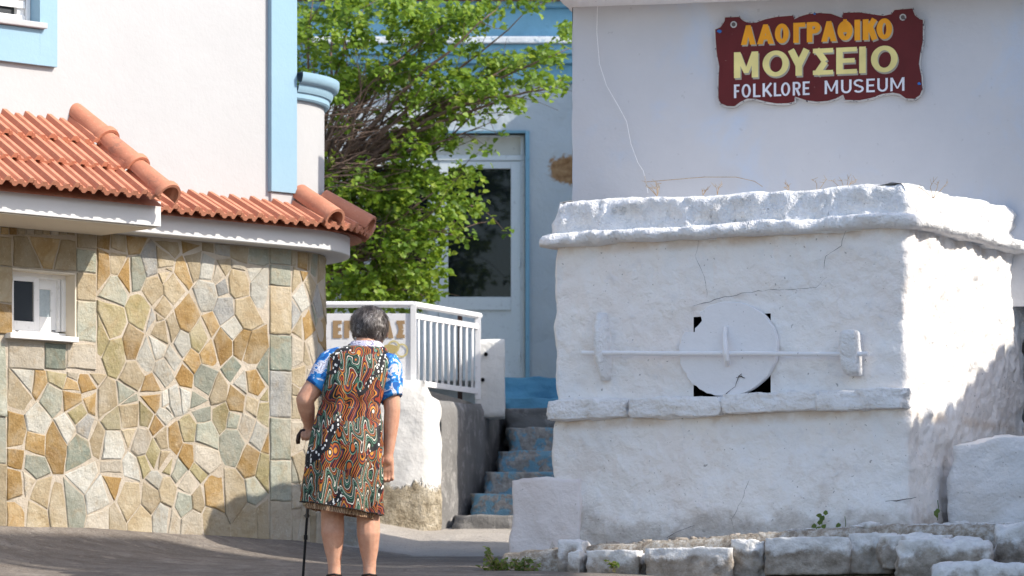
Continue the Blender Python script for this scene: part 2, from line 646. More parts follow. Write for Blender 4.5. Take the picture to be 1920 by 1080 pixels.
M['sign_red'] = m_sign('maroon_sign_paint', (0.105, 0.012, 0.013), (0.35, 0.22, 0.20), 0.70)
M['sign_rim'] = m_sign('worn_sign_edge', (0.50, 0.49, 0.48), (0.06, 0.05, 0.07), 0.56)
M['sign_orange'] = m_sign('orange_letter_paint', (0.72, 0.30, 0.015), (0.60, 0.45, 0.3), 0.72)
M['sign_cream'] = m_sign('cream_letter_paint', (0.72, 0.62, 0.25), (0.5, 0.45, 0.3), 0.74)
M['sign_white'] = m_sign('white_letter_paint', (0.66, 0.66, 0.72), (0.4, 0.3, 0.3), 0.74)
M['sign_shadow'] = m_sign('grey_letter_shadow_paint', (0.33, 0.30, 0.25), (0.2, 0.1, 0.1), 0.74)
M['sign_blue'] = NT('blue_paint_chip', 0.6).color((0.03, 0.13, 0.40)).mat
M['iron'] = NT('rusty_bolt', 0.6).color((0.10, 0.085, 0.08)).mat


def m_leaf(name, a, b, c):
    m = NT(name, 0.5)
    at = m.n("ShaderNodeAttribute", attribute_name="tone")
    col = m.ramp(at.outputs["Fac"], [(0.0, a), (0.6, b), (1.0, c)])
    m.color(col)
    m.b.inputs["Specular IOR Level"].default_value = 0.35
    tr = m.n("ShaderNodeBsdfTranslucent")
    m.l(m.mix(0.3, col, (0.5, 0.6, 0.05), 'MIX'), tr.inputs[0])
    mx = m.n("ShaderNodeMixShader")
    mx.inputs[0].default_value = 0.42
    m.l(m.b.outputs[0], mx.inputs[1])
    m.l(tr.outputs[0], mx.inputs[2])
    m.l(mx.outputs[0], m.out.inputs[0])
    return m.mat


M['leaf'] = m_leaf('fresh_green_leaf', (0.075, 0.15, 0.014), (0.175, 0.29, 0.026), (0.30, 0.38, 0.05))
M['weed'] = m_leaf('weed_green', (0.07, 0.12, 0.03), (0.15, 0.22, 0.05), (0.30, 0.36, 0.10))


def m_bark(name, a, b):
    m = NT(name, 0.9)
    m.color(m.ramp(m.noise(30, 4), [(0.3, a), (0.7, b)]))
    m.bump(m.noise(60, 4), 0.6, 0.005)
    return m.mat


M['bark'] = m_bark('brown_bark', (0.10, 0.065, 0.05), (0.24, 0.17, 0.135))
M['twig_dry'] = m_bark('dry_straw_twig', (0.30, 0.20, 0.11), (0.50, 0.38, 0.24))


# ------------------------------------------------------------------ the lie of the street
PROF = [(-30, -4.6), (0, -1.6), (20.0, 0.41), (22.3, 0.622), (24.2, 0.786), (27.0, 0.96), (28.5, 1.176), (29.5, 1.26), (40, 1.6), (120, 3.5)]
HK, HD0 = 0.9, 26.66       # line of the left house's wall: D = HD0 + HK * x


def ground_z(x, D):
    z = interp(PROF, D)
    for d in (-0.5, 0.5):
        z += interp(PROF, D + d)
    z /= 3.0
    q = (HD0 + HK * x - D) / math.hypot(1, HK)
    amp = interp([(-3.2, 0.27), (-2.05, 0.175), (-1.275, 0.11), (-0.6, 0.0)], x)
    z += amp * math.exp(-max(q, 0) / 0.5) * sm(20, 22.5, D)
    return z


def build_ground():
    mb = MB()
    xs = [-60, -30, -15, -8] + [-5 + 0.1 * i for i in range(101)] + [8, 15, 30, 60]
    ys = [-25, -8, 0, 6, 12, 16, 18] + [19 + 0.1 * i for i in range(111)] + [32, 36, 45, 80, 150]
    rows = []
    for D in ys:
        rows.append([V((x, D, ground_z(x, D) + 0.012 * fb(x * 1.5, D * 1.5, 0.0))) for x in xs])
    mb.quadgrid(rows)
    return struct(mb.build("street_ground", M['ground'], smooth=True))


build_ground()

# ------------------------------------------------------------------ left house: white render over crazy-paved stone, tiled eaves
HF = Frame(HD0, HK)
UE = HF.u(545)
ARC_END = math.radians(100)


def _sil(Rr):
    c = HF.w(UE, 0, -Rr)
    return max((c + (HF.n * math.cos(a) + HF.t * math.sin(a)) * Rr for a in [math.radians(i) for i in range(0, 90)]),
               key=lambda q: q.x / q.y)


lo_, hi_ = 0.1, 3.0
for _ in range(40):
    mid_ = (lo_ + hi_) / 2
    q_ = _sil(mid_)
    if q_.x / q_.y * F + CX < 610:
        lo_ = mid_
    else:
        hi_ = mid_
HR = (lo_ + hi_) / 2


def hp(u, z, off=0.0):
    """point on the house's street wall, which turns a round corner at UE"""
    if u <= UE:
        return HF.w(u, z, off)
    a = (u - UE) / HR
    c = HF.w(UE, 0, -HR)
    if a <= ARC_END:
        p = c + (HF.n * math.cos(a) + HF.t * math.sin(a)) * (HR + off)
    else:
        nn = HF.n * math.cos(ARC_END) + HF.t * math.sin(ARC_END)
        tt = HF.t * math.cos(ARC_END) - HF.n * math.sin(ARC_END)
        p = c + nn * (HR + off) + tt * ((a - ARC_END) * HR)
    return V((p.x, p.y, z))


_tab = []
for i in range(0, 60):
    u_ = UE + HR * math.radians(i)
    q_ = hp(u_, 0)
    _tab.append((q_.x / q_.y * F + CX, u_, q_.y))
    if len(_tab) > 1 and _tab[-1][0] <= _tab[-2][0]:
        _tab.pop()
        break


def hhit(px, py, off=0.0):
    if px <= 545:
        return HF.hit(px, py, off)
    u = interp([(a, b) for a, b, c in _tab], px)
    D = interp([(a, c) for a, b, c in _tab], px)
    return u, Zp(py, D)


house = empty("house", "white house with terracotta eaves above a crazy-paved stone ground floor", "house")
UL = HF.u(0) - 3.0
Z_SOF = 2.705

# --- stone-faced ground floor: mortar bed with a window opening
wu0, wz0 = HF.hit(23, 634)
wu1, _z = HF.hit(143, 634)
wz1 = HF.hit(100, 508)[1]
wz0 = HF.hit(80, 633)[1]
us = [UL, wu0, wu1, UE] + [UE + HR * math.radians(4 * i) for i in range(1, 26)] + [UE + HR * ARC_END + 3.0]
zs = [0.5, wz0, wz1, Z_SOF + 0.05]
mb = MB()
mb.quadgrid([[hp(u, z) for u in us] for z in zs], skip=lambda i, j: i == 1 and j == 1)
# reveals
for (a, b) in (((wu0, wz0), (wu1, wz0)), ((wu1, wz0), (wu1, wz1)), ((wu1, wz1), (wu0, wz1)), ((wu0, wz1), (wu0, wz0))):
    k = [mb.vert(HF.w(a[0], a[1], 0)), mb.vert(HF.w(a[0], a[1], -0.16)), mb.vert(HF.w(b[0], b[1], -0.16)), mb.vert(HF.w(b[0], b[1], 0))]
    mb.face(*k)
cladding = mb.build("stone_wall", M['mortar'], house)
cladding["label"] = "crazy paving of ochre, cream and grey-green stones in pale mortar"
mb = MB()
HF.box(mb, wu1 - 0.012, wu1 - 0.002, wz0, wz1, -0.16, 0.004)
HF.box(mb, wu0, wu1 - 0.002, wz1 - 0.012, wz1 - 0.002, -0.16, 0.004)
mb.build("window_lining", M['soffit'], house)
# dark room behind the stone wall
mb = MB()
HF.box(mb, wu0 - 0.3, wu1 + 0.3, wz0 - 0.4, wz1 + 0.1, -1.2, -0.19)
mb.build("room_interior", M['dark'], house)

# --- the stones, cut as cells around the centres seen on the wall
SEEDS = []


def z2(s):
    for x, y, c in s:
        SEEDS.append((x / 3.176, 420 + y / 3.176, c))


def z3(s):
    for x, y, c in s:
        SEEDS.append((300 + x / 3.176, 420 + y / 3.176, c))


def z4(s):
    for x, y, c in s:
        SEEDS.append((x / 3.0, 720 + y / 3.0, c))


def z5(s):
    for x, y, c in s:
        SEEDS.append((300 + x / 3.0, 720 + y / 3.0, c))


z2([(620, 110, 'O'), (700, 110, 'T'), (790, 110, 'O'), (890, 120, 'S'), (980, 120, 'O'),
    (600, 225, 'O'), (690, 210, 'T'), (758, 290, 'O'), (815, 290, 'G'), (895, 240, 'S'), (985, 230, 'T'), (985, 285, 'T'),
    (600, 430, 'O'), (685, 380, 'G'), (730, 320, 'T'), (910, 390, 'T'), (1005, 380, 'T'), (965, 510, 'T'), (750, 540, 'O'),
    (840, 510, 'Y'), (905, 565, 'S'), (597, 670, 'Y'), (668, 600, 'Y'), (755, 645, 'O'), (850, 665, 'O'), (790, 735, 'O'),
    (690, 770, 'Y'), (745, 445, 'P'), (965, 640, 'T'), (940, 740, 'W'), (640, 870, 'S'), (800, 900, 'T'), (950, 870, 'W'),
    (860, 805, 'W'), (900, 985, 'O'), (1000, 970, 'T'), (765, 1030, 'G'), (80, 920, 'S'), (165, 910, 'W'), (240, 935, 'O'),
    (330, 900, 'Y'), (110, 1020, 'T'), (305, 1010, 'G'), (435, 985, 'O'), (515, 935, 'O'), (620, 990, 'T'), (450, 900, 'P'), (540, 890, 'T')])
z3([(60, 130, 'T'), (190, 130, 'O'), (285, 150, 'T'), (370, 150, 'S'), (480, 160, 'T'), (555, 180, 'G'), (620, 180, 'T'),
    (35, 270, 'T'), (125, 285, 'O'), (205, 220, 'T'), (285, 255, 'W'), (75, 375, 'T'), (200, 380, 'P'), (280, 410, 'W'), (335, 290, 'P'),
    (370, 250, 'T'), (470, 245, 'P'), (370, 370, 'S'), (465, 350, 'T'), (550, 270, 'W'), (622, 240, 'T'), (600, 370, 'W'),
    (390, 510, 'S'), (485, 520, 'T'), (595, 520, 'O'), (155, 540, 'O'), (60, 620, 'T'), (0, 560, 'T'), (250, 590, 'W'), (300, 610, 'O'),
    (425, 615, 'W'), (130, 710, 'W'), (232, 680, 'Y'), (290, 770, 'O'), (382, 720, 'O'), (475, 720, 'O'), (595, 690, 'O'),
    (552, 785, 'O'), (190, 820, 'O'), (150, 920, 'O'), (70, 800, 'W'), (20, 880, 'W'), (85, 975, 'Y'), (265, 935, 'G'),
    (435, 860, 'D'), (615, 880, 'D'), (570, 945, 'O'), (490, 965, 'W'), (340, 1010, 'T'), (435, 1040, 'O'), (540, 1055, 'W'), (620, 1050, 'Y'),
    (130, 1040, 'W'), (30, 1060, 'W'), (235, 1050, 'G')])
z4([(205, 95, 'O'), (410, 70, 'O'), (500, 85, 'O'), (590, 100, 'T'), (440, 165, 'Y'), (630, 200, 'Y'), (730, 95, 'G'), (850, 80, 'O'),
    (735, 170, 'T'), (815, 165, 'Y'), (885, 240, 'O'), (940, 130, 'W'), (950, 280, 'T'), (200, 220, 'W'), (85, 270, 'O'), (380, 265, 'W'),
    (470, 240, 'S'), (550, 315, 'T'), (630, 350, 'W'), (740, 285, 'T'), (795, 325, 'P'), (190, 340, 'O'), (315, 345, 'O'), (440, 375, 'D'),
    (95, 420, 'O'), (185, 450, 'G'), (290, 490, 'T'), (470, 500, 'W'), (630, 470, 'P'), (740, 470, 'W'), (810, 440, 'Y'), (865, 390, 'Y'),
    (930, 420, 'T'), (75, 570, 'O'), (145, 560, 'P'), (225, 640, 'T'), (560, 630, 'W'), (635, 560, 'O'), (730, 650, 'T'), (840, 640, 'T'),
    (870, 545, 'W'), (945, 610, 'T'), (100, 710, 'O'), (205, 730, 'T'), (315, 690, 'T'), (405, 670, 'G'), (500, 720, 'T'), (585, 760, 'P'),
    (635, 760, 'T'), (790, 755, 'T'), (910, 750, 'W')])
z5([(75, 320, 'O'), (40, 440, 'Y'), (160, 270, 'Y'), (230, 150, 'G'), (330, 60, 'O'), (430, 100, 'O'), (345, 165, 'Y'), (420, 200, 'G'),
    (90, 90, 'W'), (20, 180, 'W'), (245, 290, 'G'), (335, 300, 'O'), (420, 330, 'G'), (485, 240, 'P'), (520, 110, 'T'), (588, 150, 'Y'),
    (550, 300, 'W'), (510, 420, 'O'), (600, 350, 'O'), (300, 480, 'W'), (410, 490, 'O'), (205, 470, 'Y'), (155, 400, 'O'), (110, 490, 'G'),
    (230, 400, 'P'), (590, 470, 'Y'), (530, 590, 'G'), (40, 640, 'T'), (145, 565, 'P'), (135, 660, 'G'), (205, 650, 'T'), (310, 625, 'O'),
    (415, 620, 'T'), (60, 760, 'P'), (180, 790, 'P'), (290, 760, 'T'), (390, 770, 'T'), (500, 780, 'T'), (585, 770, 'T'), (20, 320, 'T')])
ARCS = [(805, 180, 'T'), (845, 200, 'O'), (885, 215, 'T'), (925, 240, 'G'), (960, 260, 'T'), (805, 330, 'T'), (845, 300, 'O'), (793, 530, 'S'),
        (845, 430, 'W'), (882, 390, 'T'), (830, 600, 'T'), (882, 600, 'O'), (915, 540, 'G'), (942, 480, 'S'), (968, 400, 'T'), (955, 650, 'O'),
        (800, 790, 'P'), (872, 780, 'T'), (912, 740, 'P'), (947, 770, 'W'), (825, 900, 'T'), (880, 930, 'P'), (800, 1010, 'T'), (850, 1050, 'T'),
        (910, 1020, 'T'), (955, 950, 'P')]
ARCS = [(300 + x / 3.176, 420 + y / 3.176, c) for x, y, c in ARCS]
ARCS += [(300 + x / 3.0, 720 + y / 3.0, c) for x, y, c in [(755, 110, 'T'), (760, 300, 'P'), (750, 500, 'G'), (790, 470, 'T'), (845, 380, 'P'),
         (890, 300, 'T'), (915, 450, 'P'), (820, 600, 'T'), (750, 640, 'P'), (880, 620, 'T'), (750, 780, 'P'), (800, 800, 'P'), (850, 790, 'T'), (900, 800, 'P')]]


def clip_poly(poly, a, b, c):
    """keep a*x + b*y <= c"""
    out = []
    for i in range(len(poly)):
        p, q = poly[i], poly[(i + 1) % len(poly)]
        dp, dq = a * p[0] + b * p[1] - c, a * q[0] + b * q[1] - c
        if dp <= 0:
            out.append(p)
        if (dp < 0 < dq) or (dq < 0 < dp):
            t = dp / (dp - dq)
            out.append((p[0] + (q[0] - p[0]) * t, p[1] + (q[1] - p[1]) * t))
    return out


def voronoi(seeds, rects, gap, squash=0.8):
    """weighted cells, a little taller than wide"""
    cells = []
    rv = random.Random(len(seeds))
    seeds = [(s[0], s[1] * squash) for s in seeds]
    rects = [(a, b, c * squash, d * squash) for a, b, c, d in rects]
    wt = [rv.uniform(-0.0022, 0.0022) for _ in seeds]
    for i, s in enumerate(seeds):
        x0, x1, y0, y1 = rects[i]
        poly = [(x0, y0), (x1, y0), (x1, y1), (x0, y1)]
        for j, o in enumerate(seeds):
            if i == j:
                continue
            dx, dy = o[0] - s[0], o[1] - s[1]
            d = math.hypot(dx, dy)
            if d > 0.8 or d < 1e-6:
                continue
            mx, my = (s[0] + o[0]) / 2, (s[1] + o[1]) / 2
            sh_ = max(-0.3 * d, min(0.3 * d, (wt[i] - wt[j]) / (2 * d)))
            poly = clip_poly(poly, dx / d, dy / d, (mx * dx + my * dy) / d + sh_ - gap * rv.uniform(0.45, 1.25))
            if len(poly) < 3:
                break
        cells.append([(x, y / squash) for x, y in poly])
    return cells


def angular(poly, m):
    """collapse the short sides of a cell, so that slabs have few, straight sides"""
    poly = [tuple(p) for p in poly]
    while len(poly) > 3:
        n = len(poly)
        L = [math.hypot(poly[(i + 1) % n][0] - poly[i][0], poly[(i + 1) % n][1] - poly[i][1]) for i in range(n)]
        i = min(range(n), key=lambda k: L[k])
        if L[i] > m:
            break
        j = (i + 1) % n
        q = ((poly[i][0] + poly[j][0]) / 2, (poly[i][1] + poly[j][1]) / 2)
        poly[i] = q
        poly.pop(j)
    return poly


def stone_mesh(poly, pos, rnd, h):
    """a dressed stone: rough outline, softened edge, slightly uneven face"""
    pts = []
    n = len(poly)
    for i in range(n):
        p, q = poly[i], poly[(i + 1) % n]
        L = math.hypot(q[0] - p[0], q[1] - p[1])
        if L < 0.012:
            continue
        k = max(1, min(3, int(L / 0.05)))
        for s in range(k):
            t = s / k
            j = 0.0045 if s else 0.002
            pts.append((lerp(p[0], q[0], t) + rnd.uniform(-j, j), lerp(p[1], q[1], t) + rnd.uniform(-j, j)))
    if len(pts) < 3:
        return None
    cx = sum(p[0] for p in pts) / len(pts)
    cy = sum(p[1] for p in pts) / len(pts)
    mb = MB()
    tx, ty = rnd.uniform(-0.05, 0.05), rnd.uniform(-0.05, 0.05)

    def lvl(s, o):
        return [pos(cx + (x - cx) * s, cy + (y - cy) * s, o + (x - cx) * tx + (y - cy) * ty) for x, y in pts]
    sz = max(0.03, min(math.hypot(x - cx, y - cy) for x, y in pts))
    mb.quadgrid([[pos(x, y, -0.01) for x, y in pts], lvl(1.0, h - 0.004), lvl(1 - 0.005 / sz, h)], closed_u=True)
    c = mb.vert(pos(cx, cy, h + rnd.uniform(-0.001, 0.004)))
    N = len(pts)
    for i in range(N):
        mb.face(2 * N + i, 2 * N + (i + 1) % N, c)
    return mb


rs = random.Random(3)


def add_stone(poly, code, h=None):
    if len(poly) < 3:
        return
    if len(poly) > 4:
        poly = angular(poly, 0.045)
    if abs(sum(poly[i][0] * poly[(i + 1) % len(poly)][1] - poly[(i + 1) % len(poly)][0] * poly[i][1] for i in range(len(poly)))) < 0.0008:
        return
    m_ = stone_mesh(poly, hp, rs, h if h else rs.uniform(0.003, 0.008))
    if m_:
        m_.build("stone", ST[code], cladding)


rdrop = random.Random(12)
SEEDS = [q for q in SEEDS if q[2] == 'D' or rdrop.random() > 0.17]
zb = 0.90
u12, u180, u505 = HF.u(13), HF.u(180.5), HF.u(504.5)
zrow = HF.hit(90, 694)[1]
sd, rc = [], []
for px, py, c in SEEDS:
    u, z = HF.hit(px, py)
    sd.append((u, z))
    if px < 180:
        rc.append((u12, u505, zb, zrow - 0.004))
    elif py < 745:
        rc.append((u180 + 0.005, u505 - 0.004, zb, Z_SOF))
    else:
        rc.append((u12, u505 - 0.004, zb, Z_SOF))
for cell, s in zip(voronoi(sd, rc, 0.0025), SEEDS):
    add_stone(cell, s[2])
sd = [hhit(px, py) for px, py, c in ARCS]
ua = HF.u(546.5)
for cell, s in zip(voronoi(sd, [(ua, UE + HR * math.radians(62), zb, Z_SOF)] * len(sd), 0.003), ARCS):
    add_stone(cell, s[2])
# round the far side of the corner
for i in range(6):
    for j in range(7):
        ua2 = UE + HR * math.radians(62) + 0.006 + i * 0.26
        z0 = zb + j * 0.26
        add_stone([(ua2, z0), (ua2 + 0.25, z0), (ua2 + 0.25, z0 + 0.25), (ua2, z0 + 0.25)], rs.choice('TPGW'))


def pxpoly(pts):
    return [HF.hit(x, y) for x, y in pts]


def pxrect(x0, x1, y0, y1, c, h=None):
    xm = (x0 + x1) / 2
    a, b = HF.u(x0), HF.u(x1)
    g = 0.0035
    za, zb2 = HF.hit(xm, y1)[1], HF.hit(xm, y0)[1]
    add_stone([(a + g, za + g), (b - g, za + g), (b - g, zb2 - g), (a + g, zb2 - g)], c, h)


# columns and rows of squared blocks
for y0, y1, c in ((452, 497, 'G'), (497, 536, 'G'), (536, 627, 'T'), (627, 696, 'D'), (696, 783, 'S'), (783, 863, 'G'), (863, 940, 'G'), (940, 1030, 'P')):
    pxrect(505, 545.5, y0, y1, c, 0.009)
for y0, y1, c in ((424, 467, 'T'), (467, 512, 'G'), (512, 564, 'T'), (564, 641, 'G')):
    pxrect(143, 180, y0, y1, c, 0.009)
for x0, x1, c in ((14, 83, 'P'), (83, 124, 'D'), (124, 180, 'P')):
    pxrect(x0, x1, 643, 693, c, 0.009)
for y0, y1, c in ((442, 499, 'T'), (499, 568, 'T'), (568, 626, 'O')):
    pxrect(-34, 22, y0, y1, c, 0.009)
for y0, y1, c in ((628, 781, 'G'), (781, 869, 'G'), (869, 1000, 'T')):
    pxrect(-34, 12, y0, y1, c, 0.009)
for j in range(6):
    for i in range(3):
        pxrect(-300 + 88 * i, -212 + 88 * i, 440 + 92 * j, 532 + 92 * j, rs.choice('TOGWP'))
add_stone(pxpoly([(25, 499), (77, 503), (50, 443), (25, 442)]), 'T', 0.009)
add_stone(pxpoly([(81, 503), (97, 505), (110, 449), (54, 443)]), 'O', 0.009)
add_stone(pxpoly([(101, 505), (141, 507), (141, 452), (114, 449)]), 'T', 0.009)
for i in range(11):
    x0 = -30 + 15.5 * i
    pxrect(x0, x0 + 15, 425, 441 + 0.06 * i, rs.choice('TTOPG'), 0.009)
# foot stone of the round corner
mb = MB()
D_ = 26.4
mb.box(Xp(604, D_), Xp(669, D_), D_, D_ + 0.35, 0.7, Zp(958, D_))
mb.build("corner_plinth", ST['S'], house, bevel=0.012)

# --- small sliding window in the stone wall
win = MB()


def wbox(mb, x0, x1, y0, y1, o0, o1):
    a, b = HF.u(x0, o1), HF.u(x1, o1)
    xm = (x0 + x1) / 2
    HF.box(mb, a, b, HF.hit(xm, y1, o1)[1], HF.hit(xm, y0, o1)[1], o0, o1)


wbox(win, 16, 125, 507, 521, -0.15, -0.085)
wbox(win, 16, 125, 622, 634, -0.15, -0.085)
wbox(win, 117, 125, 521, 622, -0.15, -0.085)
wbox(win, 110, 113, 521, 622, -0.16, -0.10)
window = win.build("window", M['pvc'], house, bevel=0.003)
window["label"] = "small white sliding window in the stone wall"
mb = MB()
for q in ((18, 26, 515, 624), (64, 73, 515, 624), (26, 64, 515, 527), (26, 64, 602, 624)):
    wbox(mb, *q, -0.125, -0.095)
mb.build("sash", M['pvc'], window, bevel=0.002)
mb = MB()
for q in ((69, 74, 520, 626), (95, 110, 520, 626), (74, 95, 520, 543), (74, 95, 594, 626)):
    wbox(mb, *q, -0.158, -0.13)
mb.build("sash", M['pvc'], window, bevel=0.002)
mb = MB()
wbox(mb, 25, 65, 526, 603, -0.115, -0.108)
mb.build("pane", M['glass_dark'], window)
mb = MB()
wbox(mb, 73, 96, 542, 595, -0.148, -0.141)
mb.build("pane", M['glass_frost'], window)
mb = MB()
wbox(mb, 20, 148, 627.5, 637.5, -0.10, 0.055)
mb.build("sill", M['pvc'], window, bevel=0.004)
mb = MB()
for x in (32, 101):
    wbox(mb, x - 3, x + 3, 619.5, 621.5, -0.09, -0.0835)
mb.build("drain_slot", M['dark'], window)

# --- upper storey
UP1 = HF.u(548)
ow_u1, ow_z0 = HF.hit(75, 55, 0.03)
ow_u0 = ow_u1 - 1.25
ow_z1 = ow_z0 + 1.3
ZT = 6.6
mb = MB()
rows = [[HF.w(u, z) for u in (UL, ow_u0, ow_u1, UP1)] for z in (Z_SOF + 0.02, ow_z0, ow_z1, ZT)]
mb.quadgrid(rows, skip=lambda i, j: i == 1 and j == 1)
B = 5.0
pts = [HF.w(UP1, 0), HF.w(UP1, 0, -B), HF.w(UL, 0, -B), HF.w(UL, 0)]
mb.quadgrid([[V((p.x, p.y, z)) for p in pts] for z in (Z_SOF + 0.02, ZT)])
k = [mb.vert(HF.w(u, ZT, o)) for u, o in ((UL, 0), (UP1, 0), (UP1, -B), (UL, -B))]
mb.face(*k)
mb.build("wall", M['house_white'], house)
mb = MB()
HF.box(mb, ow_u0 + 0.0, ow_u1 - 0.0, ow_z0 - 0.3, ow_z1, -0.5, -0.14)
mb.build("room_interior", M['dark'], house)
# blue surround of the upper window, standing proud, with its reveals
mb = MB()
sw = HF.u(108, 0.03) - ow_u1
sb = ow_z0 - HF.hit(100, 125, 0.03)[1]
HF.box(mb, ow_u1, ow_u1 + sw, ow_z0 - sb, ow_z1 + sw, -0.10, 0.03)
HF.box(mb, ow_u0 - sw, ow_u0, ow_z0 - sb, ow_z1 + sw, -0.10, 0.03)
HF.box(mb, ow_u0, ow_u1, ow_z0 - sb, ow_z0, -0.10, 0.03)
HF.box(mb, ow_u0, ow_u1, ow_z1, ow_z1 + sw, -0.10, 0.03)
upwin = mb.build("window_surround", M['house_blue'], house, bevel=0.003)
upwin["label"] = "light blue painted surround of the upper window"
mb = MB()
HF.box(mb, ow_u0 - 0.03, ow_u1 + 0.032, ow_z0 + 0.003, ow_z0 + 0.036, -0.085, 0.062)
mb.build("sill", M['house_white'], upwin, bevel=0.005)
mb = MB()
HF.box(mb, ow_u1 - 0.03, ow_u1 - 0.002, ow_z0 + 0.04, ow_z1, -0.13, -0.06)
HF.box(mb, ow_u0, ow_u1 - 0.03, ow_z0 + 0.037, ow_z0 + 0.085, -0.13, -0.07)
HF.box(mb, ow_u1 - 0.08, ow_u1 - 0.032, ow_z0 + 0.085, ow_z1, -0.13, -0.08)
mb.build("frame", M['pvc'], upwin, bevel=0.003)
mb = MB()
HF.box(mb, ow_u0, ow_u1 - 0.08, ow_z0 + 0.085, ow_z1, -0.12, -0.11)
mb.build("pane", M['glass_dark'], upwin)
for i in range(24):
    mb = MB()
    z0 = ow_z0 + 0.125 + i * 0.045
    HF.box(mb, ow_u0, ow_u1 - 0.035, z0, z0 + 0.041, -0.078, -0.064)
    mb.build("shutter_slat", M['pvc'], upwin, bevel=0.004)
# blue corner pilaster and the rounded balcony wall beside it
mb = MB()
pu0 = HF.u(509, 0.035)
HF.box(mb, pu0, UP1 + 0.01, HF.hit(525, 360, 0.035)[1], ZT, -0.3, 0.035)
mb.build("pilaster", M['house_blue'], house, bevel=0.004)
mb = MB()
HF.box(mb, pu0 + 0.012, UP1 + 0.006, Z_SOF + 0.1, HF.hit(525, 361, 0.03)[1], -0.2, 0.018)
mb.build("pilaster_foot", M['house_white'], house, bevel=0.006)
ang = [math.radians(a) for a in range(-4, 101, 4)]
ua_ = [UE + HR * a for a in ang] + [UE + HR * ARC_END + 2.5]
mb = MB()
mb.quadgrid([[hp(max(u, UP1 - 0.02), z, -0.006) for u in ua_] for z in (Z_SOF, 3.63)])
mb.build("balcony_wall", M['house_white'], house, smooth=True)
mb = MB()
prof = [(-0.02, 3.612), (0.018, 3.612), (0.026, 3.622), (0.026, 3.650), (0.036, 3.655), (0.046, 3.675), (0.05, 3.70),
        (0.066, 3.705), (0.080, 3.72), (0.086, 3.745), (0.086, 3.768), (-0.15, 3.77)]
mb.quadgrid([[hp(max(u, UP1 + 0.01), z, o) for u in ua_] for o, z in prof])
mb.build("cornice_moulding", M['house_blue'], house, auto=0.6)

# --- eaves: fascia boards with soffits
FA = HF.u(302, 0.55)
mb = MB()
HF.box(mb, UL, FA, 2.700, 2.842, -0.05, 0.55)
mb.build("fascia", M['fascia'], house, bevel=0.004)
mb = MB()
HF.box(mb, UL, FA - 0.02, 2.692, 2.6985, 0.012, 0.53)
mb.build("soffit", M['soffit'], house)
ub = [FA - 0.12, FA + 0.2, FA + 0.6, UE] + [UE + HR * math.radians(3 * i) for i in range(1, 34)] + [UE + HR * ARC_END + 2]
mb = MB()
mb.quadgrid([[hp(u, z, o) for u in ub] for o, z in ((0.0, 2.712), (0.145, 2.712), (0.15, 2.717), (0.15, 2.826), (0.0, 2.83))])
mb.build("fascia", M['fascia'], house, auto=0.6)

# --- terracotta tiles
TW, TL = 0.155, 0.31
TPROF = [(0, .024), (.012, .024), (.030, .005), (.048, .005), (.060, .021), (.086, .021), (.098, .005), (.112, .005), (.126, .034), (.1535, .034)]


def tile_mb(L, w=TW):
    mb = MB()
    s = w / 0.155
    rows = []
    for y in (0.0, L):
        top = [V((x * s, y, h)) for x, h in TPROF]
        bot = [V((x * s, y, h - (0.028 if y == 0 else 0.014))) for x, h in reversed(TPROF)]
        rows.append(top + bot)
    n = len(rows[0])
    b = mb.quadgrid(rows, closed_u=True)
    m2 = len(TPROF)
    for r, fl in ((0, False), (n, True)):
        for i in range(m2 - 1):
            q = [b + r + i, b + r + i + 1, b + r + n - 2 - i, b + r + n - 1 - i]
            mb.face(*(reversed(q) if not fl else q))
    return mb


def frame_mx(o, x, y):
    x = x.normalized()
    z = x.cross(y).normalized()
    y = z.cross(x).normalized()
    return Matrix(((x.x, y.x, z.x, o.x), (x.y, y.y, z.y, o.y), (x.z, y.z, z.z, o.z), (0, 0, 0, 1)))


def clip_obj(o, co, no):
    """cut away the side of the plane the normal points to, in world space"""
    me = o.data
    bm = bmesh.new()
    bm.from_mesh(me)
    bmesh.ops.transform(bm, matrix=o.matrix_basis, verts=bm.verts)
    g = bm.verts[:] + bm.edges[:] + bm.faces[:]
    r = bmesh.ops.bisect_plane(bm, geom=g, plane_co=co, plane_no=no, clear_outer=True)
    ok = len(bm.faces) > 4
    if ok:
        bmesh.ops.holes_fill(bm, edges=[e for e in r['geom_cut'] if isinstance(e, bmesh.types.BMEdge)])
        bm.to_mesh(me)
    bm.free()
    o.matrix_basis = Matrix.Identity(4)
    return ok


roof_a = None
EO, EZ = 0.68, 2.836           # eave line: distance from the wall and height
TZ = 3.335                      # top of the lean-to roof at the wall
slope = V((0, 0, 0))
yv = HF.n * (-EO) + V((0, 0, TZ - EZ))
SL = yv.length
mb = MB()
for u in (UL, ):
    pass
hipA = HF.w(HF.u(309, EO), EZ, EO)
hu, hz = HF.hit(146, 222)
hipB = HF.w(hu, TZ, 0)
under = [HF.w(UL, EZ - 0.03, EO - 0.08), HF.w(FA - 0.02, EZ - 0.03, EO - 0.08), V((hipB.x, hipB.y, TZ - 0.06)) , HF.w(UL, TZ - 0.06, 0)]
k = [mb.vert(p) for p in under]
mb.face(*k)
roof_a = mb.build("roof", M['tile'], house)
roof_a["label"] = "lean-to roof of terracotta interlocking tiles in three courses"
tile_me = tile_mb(TL).build("roof_tile", M['tile'], roof_a)
tile_src = tile_me.data
bpy.data.objects.remove(tile_me)
expo = SL / 3.02
hip_no = yv.cross(hipB - hipA)
hdir = (hipB - hipA)
nrm_roof = HF.t.cross(yv).normalized()
cut_no = hdir.cross(nrm_roof).normalized()
if cut_no.dot(HF.t) < 0:
    cut_no = -cut_no
ucorner = (hipA - HF.p0).dot(HF.t)
